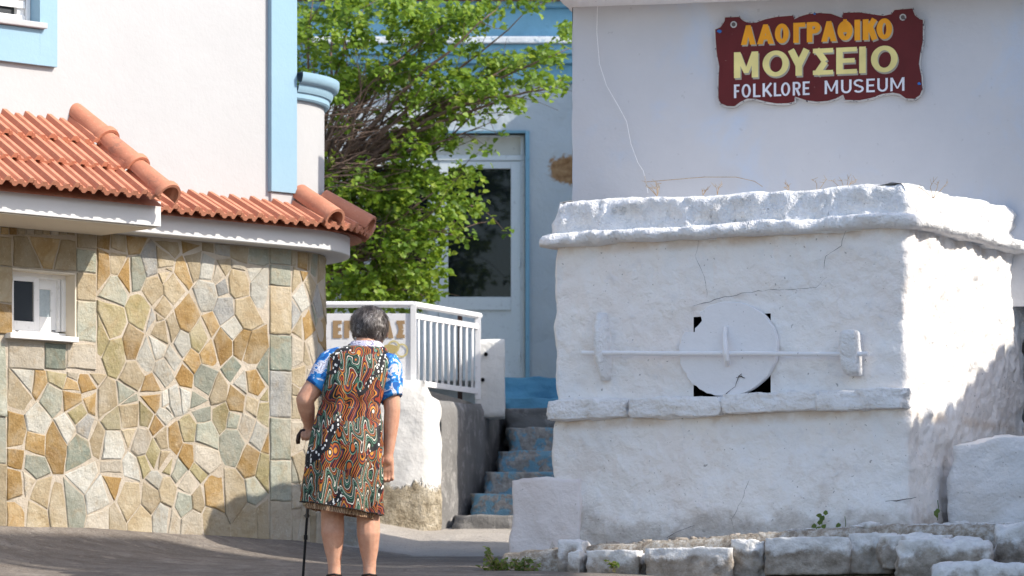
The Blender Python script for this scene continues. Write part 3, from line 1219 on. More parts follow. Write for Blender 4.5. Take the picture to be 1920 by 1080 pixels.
for c in range(3):
    base_s = c * expo
    i = 0
    u = ucorner + 0.02 + (0.05 if c % 2 else 0.0)
    while u > HF.u(0) - 0.9:
        u -= TW
        o0 = HF.w(u, EZ, EO) + yv.normalized() * base_s
        ytilt = (yv.normalized() * TL - nrm_roof * 0.030)
        mx = frame_mx(o0 + nrm_roof * 0.016, HF.t, ytilt)
        # beyond the hip line?
        s_mid = base_s / SL
        hip_u = lerp(ucorner, hu, s_mid)
        near = (u + TW) > lerp(ucorner, hu, min(1, s_mid + TL / SL)) - 0.02
        if u > hip_u + 0.03:
            continue
        me = tile_src.copy() if near else tile_src
        o = bpy.data.objects.new("roof_tile", me)
        COL.objects.link(o)
        o.parent = roof_a
        mx = mx @ Matrix.Rotation(rs.uniform(-0.006, 0.006), 4, 'Z') @ Matrix.Translation((0, rs.uniform(-0.004, 0.004), 0))
        o.matrix_basis = mx
        if near:
            if not clip_obj(o, hipA + cut_no * -0.03, cut_no):
                bpy.data.objects.remove(o)


def hip_tile(a, b, r0, r1, up, parent, collar=True):
    """a half-round ridge tile from a (low) to b (high)"""
    a, b = V(a), V(b)
    d = (b - a).normalized()
    s = d.cross(up).normalized()
    w = s.cross(d).normalized()
    mb = MB()
    L = (b - a).length
    secs = [(0, r0, 0), (0.02, r0, 0), (L, r1, 0)]
    if collar:
        secs = [(0, r0 + .012, 0), (0.018, r0 + .018, 0), (0.035, r0 + .018, 0), (0.048, r0 + .004, 0), (L, r1, 0)]
    rows_o, rows_i = [], []
    N = 12
    for y, r, h in secs:
        rows_o.append([a + d * y + (s * math.cos(t) * 1.02 + w * math.sin(t)) * r for t in [math.pi * (-0.06 + 1.12 * j / N) for j in range(N + 1)]])
        rows_i.append([a + d * y + (s * math.cos(t) * 1.02 + w * math.sin(t)) * (r - 0.016) for t in [math.pi * (-0.06 + 1.12 * j / N) for j in range(N + 1)]])
    bo = mb.quadgrid(rows_o)
    bi = mb.quadgrid(rows_i, flip=True)
    n = N + 1
    for r in (0, len(secs) - 1):
        for j in range(N):
            q = [bo + r * n + j, bo + r * n + j + 1, bi + r * n + j + 1, bi + r * n + j]
            mb.face(*q)
    for r in range(len(secs) - 1):
        for j in (0, N):
            mb.face(bo + r * n + j, bo + (r + 1) * n + j, bi + (r + 1) * n + j, bi + r * n + j)
    return mb.build("ridge_tile", M['tile'], parent, auto=0.7)


up_h = (nrm_roof + V((0, 0, 1)) + HF.t * 0.5).normalized()
lift = up_h * 0.022
ha, hb2 = hipA + lift, hipB + lift + hdir.normalized() * 0.04
Lh = (hb2 - ha)
for i in range(3):
    a0 = ha + Lh * (i / 3.0) - Lh.normalized() * 0.02
    b0 = ha + Lh * ((i + 1) / 3.0) + Lh.normalized() * 0.03
    hip_tile(a0, b0, 0.074, 0.064, up_h, roof_a)

# lower eave following the wall and its round corner
mb = MB()
BO, BZ, BT = 0.262, 2.836, 2.985
mb.quadgrid([[hp(u, z, o) for u in ub] for o, z in ((BO - 0.04, BZ - 0.022), (-0.01, BT - 0.03))])
roof_b = mb.build("roof", M['tile'], house)
roof_b["label"] = "narrow tiled eave curving round the house corner"
tb = tile_mb(0.31).build("roof_tile", M['tile'], roof_b)
tile_b = tb.data
bpy.data.objects.remove(tb)


def eave_tile(u, scale=1.0, mesh=None):
    e0 = hp(u, BZ, BO)
    e1 = hp(u + 0.02, BZ, BO)
    x = (e1 - e0).normalized()
    nn = V((x.y, -x.x, 0))
    y = nn * (-BO) + V((0, 0, BT - BZ))
    nr = x.cross(y).normalized()
    o = bpy.data.objects.new("roof_tile", mesh or tile_b)
    COL.objects.link(o)
    o.parent = roof_b
    o.matrix_basis = frame_mx(e0 + nr * rs.uniform(0.008, 0.014), x, y - nr * 0.02) @ Matrix.Rotation(rs.uniform(-0.012, 0.012), 4, 'Z')
    return o


u = FA - 0.13
while u < UE - 0.02:
    eave_tile(u)
    u += TW
arc_step = TW * HR / (HR + BO)
while u < UE + HR * math.radians(96):
    eave_tile(u)
    u += arc_step * 0.98
for px0, a_deg in ((520, 7.0), (600, 36.0), (690, 64.0)):
    uu = UE + HR * math.radians(a_deg)
    x = (hp(uu + 0.01, 0, 0) - hp(uu - 0.01, 0, 0)).normalized()
    nn = V((x.y, -x.x, 0))
    upv = (V((0, 0, 1)) + nn * 0.6).normalized()
    hip_tile(hp(uu, BZ + 0.03, BO + 0.03) + upv * 0.006, hp(uu, BT + 0.06, -0.005) + upv * 0.004, 0.074, 0.066, upv, roof_b, collar=False)

# ------------------------------------------------------------------ museum: whitewashed oven block, upper wall, sign
museum = empty("museum_building", "old whitewashed museum building with oven block, rough coping and round lid", "building")
MF = Frame(24.48, -0.54)
SIDE_T = -MF.n                                   # the side face runs straight back from the front corner
UL_M, UR_M = MF.u(1040), MF.u(1700)
SIDE_L = 1.75
CR = 0.035


def mpath(ds=0.017):
    """plan path of the block: left return, front, rounded corner, right side: (point, outward normal, s)"""
    out = []
    s = 0.0
    # left return from back to front
    nl = -MF.t
    n_ = int(1.2 / 0.06)
    for i in range(n_):
        o = -1.2 + 0.06 * i
        out.append((MF.w(UL_M, 0, o), nl, s))
        s += 0.06
    for a in (20, 45, 70):
        c = MF.w(UL_M + 0.03, 0, -0.03)
        nn = nl * math.cos(math.radians(a)) + MF.n * math.sin(math.radians(a))
        out.append((c + nn * 0.03, nn, s))
        s += 0.012
    L = UR_M - CR - UL_M - 0.03
    k = int(L / ds)
    for i in range(k + 1):
        out.append((MF.w(UL_M + 0.03 + L * i / k, 0, 0), MF.n.copy(), s))
        s += L / k
    for a in (15, 30, 45, 60, 75):
        c = MF.w(UR_M - CR, 0, -CR)
        nn = MF.n * math.cos(math.radians(a)) + MF.t * math.sin(math.radians(a))
        out.append((c + nn * CR, nn, s))
        s += CR * 0.26
    k2 = int((SIDE_L - CR) / ds)
    for i in range(k2 + 1):
        out.append((MF.w(UR_M, 0, -CR - (SIDE_L - CR) * i / k2), MF.t.copy(), s))
        s += (SIDE_L - CR) / k2
    return out


MP = mpath()


def front_u(p):
    return (p - MF.p0).dot(MF.t)


hole_u0, hole_u1 = MF.u(1301), MF.u(1447)
hole_z0, hole_z1 = MF.hit(1370, 744)[1], MF.hit(1370, 589)[1]


def build_block():
    mb = MB()
    rows = []
    nz = 125
    z0, z1 = 0.55, 2.66
    for i in range(nz + 1):
        z = z0 + (z1 - z0) * i / nz
        row = []
        for p, n, s in MP:
            d = 0.020 * fb(p.x * 2.2, p.y * 2.2 + 3, z * 2.2) + 0.010 * fb(p.x * 8, p.y * 8, z * 8)
            side_s = max(0.0, -(p - MF.p0).dot(MF.n) - CR) if n.dot(MF.t) > 0.2 else 0.0
            if side_s > 0:                              # the side is rougher
                d += sm(0.0, 0.22, side_s) * (0.016 * fb(p.x * 5 + 9, p.y * 5, z * 5) + 0.010 * fb(p.x * 22, p.y * 22, z * 22))
            if n.dot(MF.t) < -0.3:
                d += 0.022 * noise.noise(V((3.1, 0.4, z * 5.5)))
            fu = front_u(p)
            d += 0.05 * sm(1.45, 0.8, z) * (0.5 + 0.5 * sm(0.5, 2.2, fu))     # battered foot
            low = 0.022 * sm(1.64, 1.60, z)
            d += low * (1 if n.dot(MF.n) > 0.5 else 0)
            # keep the edges of the opening crisp
            if n.dot(MF.n) > 0.9 and hole_u0 - 0.03 < fu < hole_u1 + 0.03 and hole_z0 - 0.03 < z < hole_z1 + 0.03:
                d = 0.0
            q = p + n * d
            row.append(V((q.x, q.y, z)))
        rows.append(row)
    idx_u = [front_u(p) if n.dot(MF.n) > 0.9 else None for p, n, s in MP]

    def skip(i, j):
        z = z0 + (z1 - z0) * (i + 0.5) / nz
        if idx_u[j] is None or idx_u[min(j + 1, len(MP) - 1)] is None:
            return False
        fu = (idx_u[j] + idx_u[j + 1]) / 2
        return hole_u0 < fu < hole_u1 and hole_z0 < z < hole_z1
    mb.quadgrid(rows, skip=skip)
    w = mb.build("wall", M['lime_wall'], museum, smooth=True)
    mb = MB()
    a, b, c, d = hole_u0 - 0.02, hole_u1 + 0.02, hole_z0 - 0.02, hole_z1 + 0.02
    for q in (((a, c), (b, c)), ((b, c), (b, d)), ((b, d), (a, d)), ((a, d), (a, c))):
        k = [mb.vert(MF.w(q[0][0], q[0][1], -0.012)), mb.vert(MF.w(q[1][0], q[1][1], -0.012)),
             mb.vert(MF.w(q[1][0], q[1][1], -0.6)), mb.vert(MF.w(q[0][0], q[0][1], -0.6))]
        mb.face(*k)
    k = [mb.vert(MF.w(*q, -0.6)) for q in ((a, c), (b, c), (b, d), (a, d))]
    mb.face(*k)
    mb.build("oven_opening", M['dark'], museum)


build_block()


def sweep(name, prof, mat, amp, lump, seed, parent=museum, i0=0, i1=None, smooth=True, zdrift=None, ds_skip=1):
    """a lumpy moulding run round the block: prof is a list of (out, z)"""
    mb = MB()
    path = MP[i0:i1][::ds_skip]
    rows = []
    for k_, (o, z) in enumerate(prof):
        row = []
        for p, n, s in path:
            f = fb(p.x * lump + seed, p.y * lump, z * lump * 1.5) * amp
            f2 = fb(p.x * lump * 3.1 + seed, p.y * lump * 3.1, z * lump * 4) * amp * 0.5
            zz = z + (fb(p.x * lump * 0.8, p.y * lump * 0.8 + seed, 7.7 + k_ * 0.2) * amp * 0.4)
            if zdrift:
                zz += zdrift(p, n)
            q = p + n * (o + f + f2)
            row.append(V((q.x, q.y, zz)))
        rows.append(row)
    b = mb.quadgrid(rows)
    return mb.build(name, mat, parent, smooth=smooth)


LOW = [(p, n, s) for p, n, s in MP]
sweep("coping_ledge", [(-0.05, 2.605), (0.03, 2.603), (0.075, 2.612), (0.088, 2.635), (0.085, 2.66), (0.07, 2.675), (0.03, 2.683), (-0.2, 2.69)],
      M['lime_rough'], 0.034, 5.0, 1.7)
PARA = [(0.0, 2.60), (0.016, 2.65), (0.008, 2.69), (0.0, 2.72), (0.004, 2.75), (-0.006, 2.78), (-0.002, 2.81), (-0.012, 2.835), (-0.03, 2.852), (-0.09, 2.86), (-0.2, 2.84), (-0.3, 2.78)]
sweep("coping_parapet", PARA, M['lime_rough'], 0.036, 6.0, 5.3, zdrift=lambda p, n: 0.02 * sm(23.9, 24.4, p.y))


mb = MB()
tq = [MF.w(UL_M + 0.1, 2.79, -0.1), MF.w(UR_M - 0.1, 2.79, -0.1), MF.w(UR_M - 0.1, 2.79, -SIDE_L), MF.w(UL_M + 0.1, 2.79, -1.4)]
mb.hexa([q - V((0, 0, 0.12)) for q in tq] + tq)
mb.build("block_top", M['lime_rough'], museum)


def lumpy(mb, corners, seed, amp=0.012, rnd=0.25, n=6, lump=5.0):
    """rounded, noisy block from 8 corners (as hexa)"""
    c = [V(p) for p in corners]
    cen = sum(c, V()) / 8
    size = min((c[1] - c[0]).length, (c[3] - c[0]).length, (c[4] - c[0]).length)

    def tri(a, b, g):
        return (c[0] * (1 - a) * (1 - b) + c[1] * a * (1 - b) + c[2] * a * b + c[3] * (1 - a) * b) * (1 - g) + \
               (c[4] * (1 - a) * (1 - b) + c[5] * a * (1 - b) + c[6] * a * b + c[7] * (1 - a) * b) * g

    def rp(a, b, g):
        # pull corners in to round the block
        v = [a * 2 - 1, b * 2 - 1, g * 2 - 1]
        m1 = max(abs(x) for x in v)
        s2 = math.sqrt(sum(x * x for x in v))
        kx = lerp(1.0, m1 / s2 * 1.25, rnd)
        v = [x * min(1.0, kx) for x in v]
        p = tri((v[0] + 1) / 2, (v[1] + 1) / 2, (v[2] + 1) / 2)
        d = (p - cen).normalized()
        return p + d * (fb(p.x * lump + seed, p.y * lump, p.z * lump) * amp)
    T = [i / n for i in range(n + 1)]
    for fix in range(6):
        rows = []
        for s in T:
            r = []
            for t in T:
                a, b, g = {0: (t, s, 0), 1: (t, s, 1), 2: (t, 0, s), 3: (t, 1, s), 4: (0, t, s), 5: (1, t, s)}[fix]
                r.append(rp(a, b, g))
            rows.append(r)
        mb.quadgrid(rows, flip=fix in (0, 3, 4))
    return mb


def weld(o):
    bm = bmesh.new()
    bm.from_mesh(o.data)
    bmesh.ops.remove_doubles(bm, verts=bm.verts, dist=1e-5)
    bmesh.ops.recalc_face_normals(bm, faces=bm.faces)
    bm.to_mesh(o.data)
    bm.free()
    o.data.polygons.foreach_set("use_smooth", [True] * len(o.data.polygons))
    return o


def fbox(fr, u0, u1, z0, z1, o0, o1):
    return [fr.w(u0, z0, o1), fr.w(u1, z0, o1), fr.w(u1, z0, o0), fr.w(u0, z0, o0),
            fr.w(u0, z1, o1), fr.w(u1, z1, o1), fr.w(u1, z1, o0), fr.w(u0, z1, o0)]


# lower ledge of four whitewashed slabs
for x0, x1, seed, dz in ((1038, 1184, 1, 0.004), (1186, 1364, 4, -0.004), (1366, 1545, 8, 0.006), (1546, 1704, 12, 0.0)):
    mb = MB()
    u0, u1 = MF.u(x0), MF.u(x1)
    lumpy(mb, fbox(MF, u0 - 0.006, u1 + 0.006, 1.612 + dz, 1.722 + dz, -0.06, 0.095), seed * 3.3, 0.034, 0.34, 24, 7.0)
    weld(mb.build("ledge_stone", M['lime_rough'], museum))

# round lid over the opening, broken at the upper left
lu, lz = MF.hit(1369, 655)
ru, rz = (MF.u(1462) - MF.u(1277)) / 2, (MF.hit(1369, 566)[1] - MF.hit(1369, 744)[1]) / 2
NSEG = 72
outl = []
rl = random.Random(5)
for i in range(NSEG):
    a = 2 * math.pi * i / NSEG
    r = 1.0 + rl.uniform(-0.006, 0.006)
    deg = math.degrees(a)
    if 110 < deg < 250:
        r += rl.uniform(-0.022, 0.012)
    if 128 < deg < 150:
        r *= 0.78 + 0.03 * rl.random()
    elif 150 <= deg < 175:
        r *= 0.985
    outl.append((lu + ru * r * math.cos(a), max(lz + rz * r * math.sin(a), hole_z0 + 0.002)))
mb = MB()
rows = []
for sc_, o in ((1.0, 0.004), (1.0, 0.030), (0.985, 0.036)):
    rows.append([MF.w(lu + (x - lu) * sc_, lz + (z - lz) * sc_, o) for x, z in outl])
for sc_ in (0.75, 0.5, 0.25):
    rows.append([MF.w(lu + (x - lu) * sc_, lz + (z - lz) * sc_, 0.036 + 0.003 * fb(x * 6 * sc_, z * 6 * sc_, 1)) for x, z in outl])
b = mb.quadgrid(rows, closed_u=True)
c = mb.vert(MF.w(lu, lz, 0.037))
for i in range(NSEG):
    mb.face(b + 5 * NSEG + i, b + 5 * NSEG + (i + 1) % NSEG, c)
lid = mb.build("round_lid", M['lime_disc'], museum, auto=0.5)
lid["label"] = "round whitewashed lid covering the square oven opening"


def crack_strip(fr, pts, off, wid, name, parent, jit=2.0, seed=1):
    """a hairline crack as a thin dark sunken ribbon following a jagged line"""
    rr = random.Random(seed)
    fine = []
    for (x0, y0), (x1, y1) in zip(pts, pts[1:]):
        n = max(2, int(math.hypot(x1 - x0, y1 - y0) / 9))
        for i in range(n):
            t = i / n
            fine.append((lerp(x0, x1, t) + rr.uniform(-jit, jit), lerp(y0, y1, t) + rr.uniform(-jit, jit)))
    fine.append(pts[-1])
    P3 = [V((*fr.hit(x, y, off), 0)) for x, y in fine]
    mb = MB()
    L, Rr = [], []
    for i, p in enumerate(P3):
        d = (P3[min(i + 1, len(P3) - 1)] - P3[max(0, i - 1)])
        d.normalize()
        nn = V((-d.y, d.x, 0))
        w = wid * 0.62 * rr.uniform(0.25, 1.0) * (0.4 if i in (0, len(P3) - 1) else 1)
        L.append(p + nn * w)
        Rr.append(p - nn * w)
    mb.quadgrid([[fr.w(p.x, p.y, off) for p in L], [fr.w(p.x, p.y, off) for p in Rr]])
    return mb.build(name, M['crack'], parent)


crack_strip(MF, [(1390, 700), (1382, 712), (1378, 725), (1362, 738), (1358, 742)], 0.0405, 0.006, "crack", lid, 1.0, 2)
crack_strip(MF, [(1380, 708), (1390, 706), (1397, 709)], 0.0405, 0.007, "crack", lid, 0.6, 3)
crack_strip(MF, [(1300, 575), (1340, 562), (1400, 548), (1470, 542)], 0.022, 0.003, "crack", museum, 1.5, 4)
crack_strip(MF, [(1470, 542), (1530, 540), (1550, 520)], 0.022, 0.002, "crack", museum, 1.5, 5)
crack_strip(MF, [(1585, 432), (1578, 460), (1548, 480), (1545, 505)], 0.022, 0.0024, "crack", museum, 1.5, 6)
crack_strip(MF, [(1310, 452), (1305, 480), (1322, 520), (1325, 560)], 0.022, 0.002, "crack", museum, 2.0, 7)
crack_strip(MF, [(1250, 1008), (1275, 995), (1302, 985)], 0.075, 0.004, "crack", museum, 1.0, 8)
crack_strip(MF, [(1405, 900), (1390, 940), (1372, 975), (1378, 1000)], 0.075, 0.002, "crack", museum, 1.5, 9)
crack_strip(MF, [(1660, 940), (1690, 938), (1718, 932)], 0.10, 0.006, "crack", museum, 1.0, 10)

# long bar held by two whitewashed pegs and a clip
mb = MB()
bu0, bz = MF.hit(1092, 662, 0.075)
bu1, bz1 = MF.hit(1628, 664, 0.075)
mb.tube([MF.w(lerp(bu0, bu1, i / 8), lerp(bz, bz1, i / 8) + 0.0012 * math.sin(i * 1.7), 0.075) for i in range(9)], 0.0135, 10)
mb.build("bar", M['lime_disc'], museum, auto=0.6)
mb = MB()
u0, u1 = MF.u(1117), MF.u(1150)
pz0, pz1 = MF.hit(1134, 714)[1], MF.hit(1134, 587)[1]
um = (u0 + u1) / 2
rows = []
for j in range(13):
    t = j / 12
    z = lerp(pz0, pz1, t)
    hw = (u1 - u0) / 2 * (0.35 + 0.65 * math.sin(math.pi * min(1, max(0.0, 0.08 + 0.84 * t))) ** 0.6) * 0.82
    dp = 0.025 + 0.085 * math.sin(math.pi * (0.06 + 0.88 * t)) ** 0.7
    sh = (0.5 - t) * 0.028
    rows.append([MF.w(um + sh + hw * math.cos(a), z, -0.02 + (dp + 0.02) * math.sin(a) + 0.004 * fb(z * 14, a, 2))
                 for a in [math.pi * k / 10 for k in range(11)]])
b = mb.quadgrid(rows)
mb.face(*[b + k for k in range(11)])
mb.face(*[b + 12 * 11 + k for k in range(11)])
weld(mb.build("peg", M['lime_rough'], museum))
mb = MB()
u0, u1 = MF.u(1588), MF.u(1618)
z0, z1 = MF.hit(1602, 706)[1], MF.hit(1602, 622)[1]
cc = fbox(MF, u0, u1, z0, z1, -0.02, 0.115)
for i in (0, 1, 2, 3):
    cc[i] = cc[i] + MF.t * 0.012 - MF.n * 0.02
weld(lumpy(mb, cc, 2.2, 0.012, 0.45, 8, 9).build("peg", M['lime_rough'], museum))
mb = MB()
clip = [(1360, 613, 0.045), (1359, 628, 0.055), (1360, 650, 0.09), (1361, 663, 0.098), (1363, 674, 0.085), (1364, 684, 0.045)]
mb.tube([MF.w(*MF.hit(x, y, o), o) for x, y, o in clip], [0.012, 0.014, 0.015, 0.015, 0.015, 0.013], 8)
mb.build("clip", M['lime_disc'], museum, auto=0.6)

# low buttress at the left foot
mb = MB()
gu0, gu1 = MF.u(946, 0.12), MF.u(1046, 0.12)
bz1_ = Zp(896, 24.3)
cc = fbox(MF, gu0, gu1 + 0.1, 0.55, bz1_, -0.4, 0.045)
weld(lumpy(mb, cc, 9.1, 0.02, 0.06, 30, 5.0).build("buttress", M['lime_pink'], museum))

# upper wall with eave
UF = Frame(25.33, -0.22)
uu0 = UF.u(1073)
UW = 5.5
ZE = Zp(14, 25.25)
mb = MB()
rows = []
for j in range(49):
    z = 2.3 + (ZE + 0.05 - 2.3) * j / 48
    rows.append([UF.w(uu0 + UW * (i / 120) + (0.010 * fb(0, 0, z * 3) if i == 0 else 0), z, 0.012 * fb(i * 0.05 * 1.4, 2.2, z * 1.4)) for i in range(121)])
mb.quadgrid(rows)
back = 1.6
pl = [UF.w(uu0, 0, -back), UF.w(uu0, 0, 0)]
mb.quadgrid([[V((p.x, p.y, z)) for p in pl] for z in (0.6, ZE + 0.05)])
pr = [UF.w(uu0 + UW, 0, 0), UF.w(uu0 + UW, 0, -back), UF.w(uu0, 0, -back)]
mb.quadgrid([[V((p.x, p.y, z)) for p in pr] for z in (0.6, ZE + 0.05)])
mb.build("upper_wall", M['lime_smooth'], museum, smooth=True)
mb = MB()
eu = UF.u(1041, 0.26)
lumpy(mb, fbox(UF, eu, uu0 + UW + 0.2, ZE, ZE + 0.16, -back - 0.15, 0.26), 4.0, 0.012, 0.03, 40, 3.0)
weld(mb.build("eave", M['lime'], museum))
mb = MB()
lumpy(mb, fbox(UF, eu + 0.15, uu0 + UW, ZE + 0.14, ZE + 0.55, -back, 0.08), 4.0, 0.012, 0.03, 12, 3.0)
weld(mb.build("roof_parapet", M['lime'], museum))
# thin loose wire hanging from the eave
wire = [(1121, -6), (1120, 20), (1119, 60), (1124, 120), (1137, 160), (1160, 200), (1175, 228), (1183, 270), (1196, 305), (1206, 320), (1212, 345), (1215, 362)]
mb = MB()
mb.tube([UF.w(*UF.hit(x, y, 0.03), 0.03) for x, y in wire], 0.0024, 5)
mb.build("wire", M['white_paint'], museum)
mb = MB()
mb.tube([UF.w(*UF.hit(x, y, 0.04), 0.04) for x, y in [(1212, 341), (1260, 337), (1320, 332), (1380, 332), (1415, 340), (1430, 350)]], 0.002, 5)
mb.build("wire", M['twig_dry'], museum)

# unseen blocks added behind the museum, low and tall, to shade stairs and facade
for nm, (x0, x1, y0, y1, zt_) in (("rear_shade_block", (1.15, 7.0, 28.35, 31.35, 3.42)), ("tall_rear_shade_block", (1.3, 7.0, 31.5, 32.9, 5.45))):
    mb = MB()
    mb.box(x0, x1, y0, y1, 0.5, zt_)
    w_ = mb.build(nm, M['lime'], museum, bevel=0.02)
    mb = MB()
    mb.box(x0 - 0.06, x1 + 0.1, y0 - 0.05, y1 + 0.05, zt_, zt_ + 0.12)
    mb.build("shade_block_cap", M['lime'], w_, bevel=0.02)

# ------------------------------------------------------------------ sign
sign = empty("museum_sign", "maroon scalloped wooden sign reading FOLKLORE MUSEUM on the upper wall", "sign")
SO = 0.035
sz = lambda x, y: (1300 + x / 4.174, y / 4.174)
outline = [(240, 128), (365, 122), (392, 150), (430, 168), (490, 165), (560, 140), (650, 120), (788, 112), (795, 140), (830, 118), (900, 98), (980, 90),
           (1080, 96), (1160, 130), (1166, 92), (1300, 84), (1400, 100), (1490, 112), (1545, 100), (1570, 68), (1720, 56), (1742, 110), (1775, 138), (1806, 150),
           (1806, 330), (1786, 420), (1776, 500), (1796, 600), (1802, 700), (1780, 752), (1730, 784), (1660, 780), (1610, 745), (1560, 735), (1480, 745), (1400, 775),
           (1300, 795), (1180, 790), (1168, 750), (1120, 780), (1050, 800), (970, 806), (880, 795), (800, 764), (800, 800), (740, 818), (650, 820), (560, 805),
           (480, 782), (420, 782), (370, 808), (325, 842), (260, 840), (205, 815), (184, 770), (186, 620), (192, 520), (172, 420), (164, 320), (162, 225),
           (205, 205), (235, 160)]
op = [UF.hit(*sz(x, y), SO) for x, y in outline]
cu = sum(p[0] for p in op) / len(op)
cz = sum(p[1] for p in op) / len(op)


def inset(pts, d):
    out = []
    n = len(pts)
    for i in range(n):
        a, b, c = V((*pts[i - 1], 0)), V((*pts[i], 0)), V((*pts[(i + 1) % n], 0))
        e1, e2 = (b - a).normalized(), (c - b).normalized()
        nn = (V((-e1.y, e1.x, 0)) + V((-e2.y, e2.x, 0)))
        if nn.length < 1e-6:
            nn = V((-e1.y, e1.x, 0))
        nn.normalize()
        out.append((b.x + nn.x * d, b.y + nn.y * d))
    return out


area = sum(op[i][0] * op[(i + 1) % len(op)][1] - op[(i + 1) % len(op)][0] * op[i][1] for i in range(len(op)))
if area < 0:
    op.reverse()


def plate(fr, pts, o0, o1, name, mat, parent, bevel=True):
    mb = MB()
    n = len(pts)
    mb.quadgrid([[fr.w(x, z, o0) for x, z in pts], [fr.w(x, z, o1) for x, z in pts]], closed_u=True)
    tri = geometry.tessellate_polygon([[V((x, z, 0)) for x, z in pts]])
    for t in tri:
        mb.face(*[n + k for k in t])
    return mb.build(name, mat, parent)


plate(UF, op, 0.004, SO - 0.004, "board", M['sign_rim'], sign)
ip = inset(op, 0.0085)
plate(UF, ip, 0.02, SO, "painted_face", M['sign_red'], sign)

# letters drawn as strokes in a unit box: list of polygons (x right, y up, 0..1)


def stroke(a, b, w):
    a, b = V((*a, 0)), V((*b, 0))
    d = (b - a).normalized()
    n = V((-d.y, d.x, 0)) * w / 2
    return [(p.x, p.y) for p in (a - n, b - n, b + n, a + n)]


def ring(cx, cy, rx, ry, wx, wy, a0=0, a1=360, n=28):
    A = [math.radians(lerp(a0, a1, i / n)) for i in range(n + 1)]
    quads = []
    for p, q in zip(A, A[1:]):
        quads.append([(cx + (rx - wx) * math.cos(p), cy + (ry - wy) * math.sin(p)), (cx + rx * math.cos(p), cy + ry * math.sin(p)),
                      (cx + rx * math.cos(q), cy + ry * math.sin(q)), (cx + (rx - wx) * math.cos(q), cy + (ry - wy) * math.sin(q))])
    return quads


def glyph(ch, w, s, t):
    """width w (in heights), upright stroke s, cross stroke t"""
    H = []
    box = lambda x0, x1, y0, y1: [(x0, y0), (x1, y0), (x1, y1), (x0, y1)]
    if ch in 'IΙ':
        H = [box(w / 2 - s / 2, w / 2 + s / 2, 0, 1)]
    elif ch in 'ΛAΑ':
        H = [[(0, 0), (s * 1.05, 0), (w / 2 + s * 0.42, 1), (w / 2 - s * 0.42, 1)], [(w - s * 1.05, 0), (w, 0), (w / 2 + s * 0.42, 1), (w / 2 - s * 0.42, 1)]]
        if ch != 'Λ':
            H.append(box(w * 0.24, w * 0.76, 0.22, 0.22 + t))
    elif ch in 'OΟ':
        H = ring(w / 2, 0.5, w / 2, 0.5, s, t)
    elif ch == 'Φ':
        H = ring(w / 2, 0.5, w / 2, 0.48, s, t) + [box(w / 2 - s * 0.32, w / 2 + s * 0.32, 0.42, 1.05)]
    elif ch == 'Γ':
        H = [box(0, s, 0, 1), box(s, w, 1 - t, 1)]
    elif ch in 'PΡR':
        H = [box(0, s, 0, 1), box(s, w * 0.55, 1 - t, 1), box(s, w * 0.55, 0.42, 0.42 + t)]
        H += ring(w * 0.55, 0.71, w * 0.45, 0.29, s, t, -90, 90, 12)
        if ch == 'R':
            H.append(stroke((w * 0.5, 0.45), (w - s * 0.5, 0.0), s))
    elif ch in 'KΚ':
        H = [box(0, s, 0, 1), stroke((s * 0.8, 0.40), (w - s * 0.45, 1.0), s * 0.95), stroke((s * 1.35, 0.56), (w - s * 0.4, 0.0), s)]
    elif ch in 'MΜ':
        H = [box(0, s, 0, 1), box(w - s, w, 0, 1), [(0, 1), (s, 1), (w / 2 + s * 0.35, 0.18), (w / 2 - s * 0.35, 0.18)],
             [(w - s, 1), (w, 1), (w / 2 + s * 0.35, 0.18), (w / 2 - s * 0.35, 0.18)]]
    elif ch == 'Υ':
        H = [box(w / 2 - s / 2, w / 2 + s / 2, 0, 0.48), stroke((w / 2, 0.40), (s * 0.5, 1.0), s), stroke((w / 2, 0.40), (w - s * 0.5, 1.0), s)]
    elif ch == 'Σ':
        H = [box(0, w, 1 - t, 1), box(0, w, 0, t), stroke((s * 0.55, 0.97), (w * 0.60, 0.5), s * 0.95), stroke((w * 0.60, 0.5), (s * 0.55, 0.03), s * 0.95)]
    elif ch in 'EΕF':
        H = [box(0, s, 0, 1), box(s, w, 1 - t, 1), box(s, w * 0.9, 0.5 - t / 2, 0.5 + t / 2)]
        if ch != 'F':
            H.append(box(s, w, 0, t))
    elif ch == 'L':
        H = [box(0, s, 0, 1), box(s, w, 0, t)]
    elif ch == 'U':
        H = [box(0, s, 0.35, 1), box(w - s, w, 0.35, 1)] + ring(w / 2, 0.37, w / 2, 0.37, s, t, 180, 360, 14)
    elif ch == 'S':
        H = ring(w / 2, 0.73, w / 2, 0.27, s, t, 25, 270, 16) + ring(w / 2, 0.27, w / 2, 0.27 + t * 0.0, s, t, -155, 90, 16)
    return H


def put_letter(fr, ch, x0, x1, yt0, yb0, yt1, yb1, off, s, t, mat, parent, shadow=None, conv=sz):
    """letter between left/right pixel columns with its own top/bottom lines (they climb with the sign)"""
    hpx = ((yb0 - yt0) + (yb1 - yt1)) / 2
    w = (x1 - x0) / hpx
    polys = glyph(ch, w, s, t)

    def mk(dx, dy, o, mt, nm):
        mb = MB()
        for pi, pl in enumerate(polys):
            pts = []
            for gx, gy in pl:
                f = gx / w
                X = x0 + gx * hpx + dx
                Y = lerp(lerp(yb0, yb1, f), lerp(yt0, yt1, f), gy) + dy
                pts.append(fr.hit(*conv(X, Y), o))
            oo = o + 0.0002 * (pi % 3)
            mb.face(*[mb.vert(fr.w(u, z, oo)) for u, z in pts])
        mb.build(nm, mt, parent)
    if shadow:
        mk(shadow[0], shadow[1], off - 0.0012, M['sign_shadow'], "letter_shadow")
    mk(0, 0, off, mat, "letter")


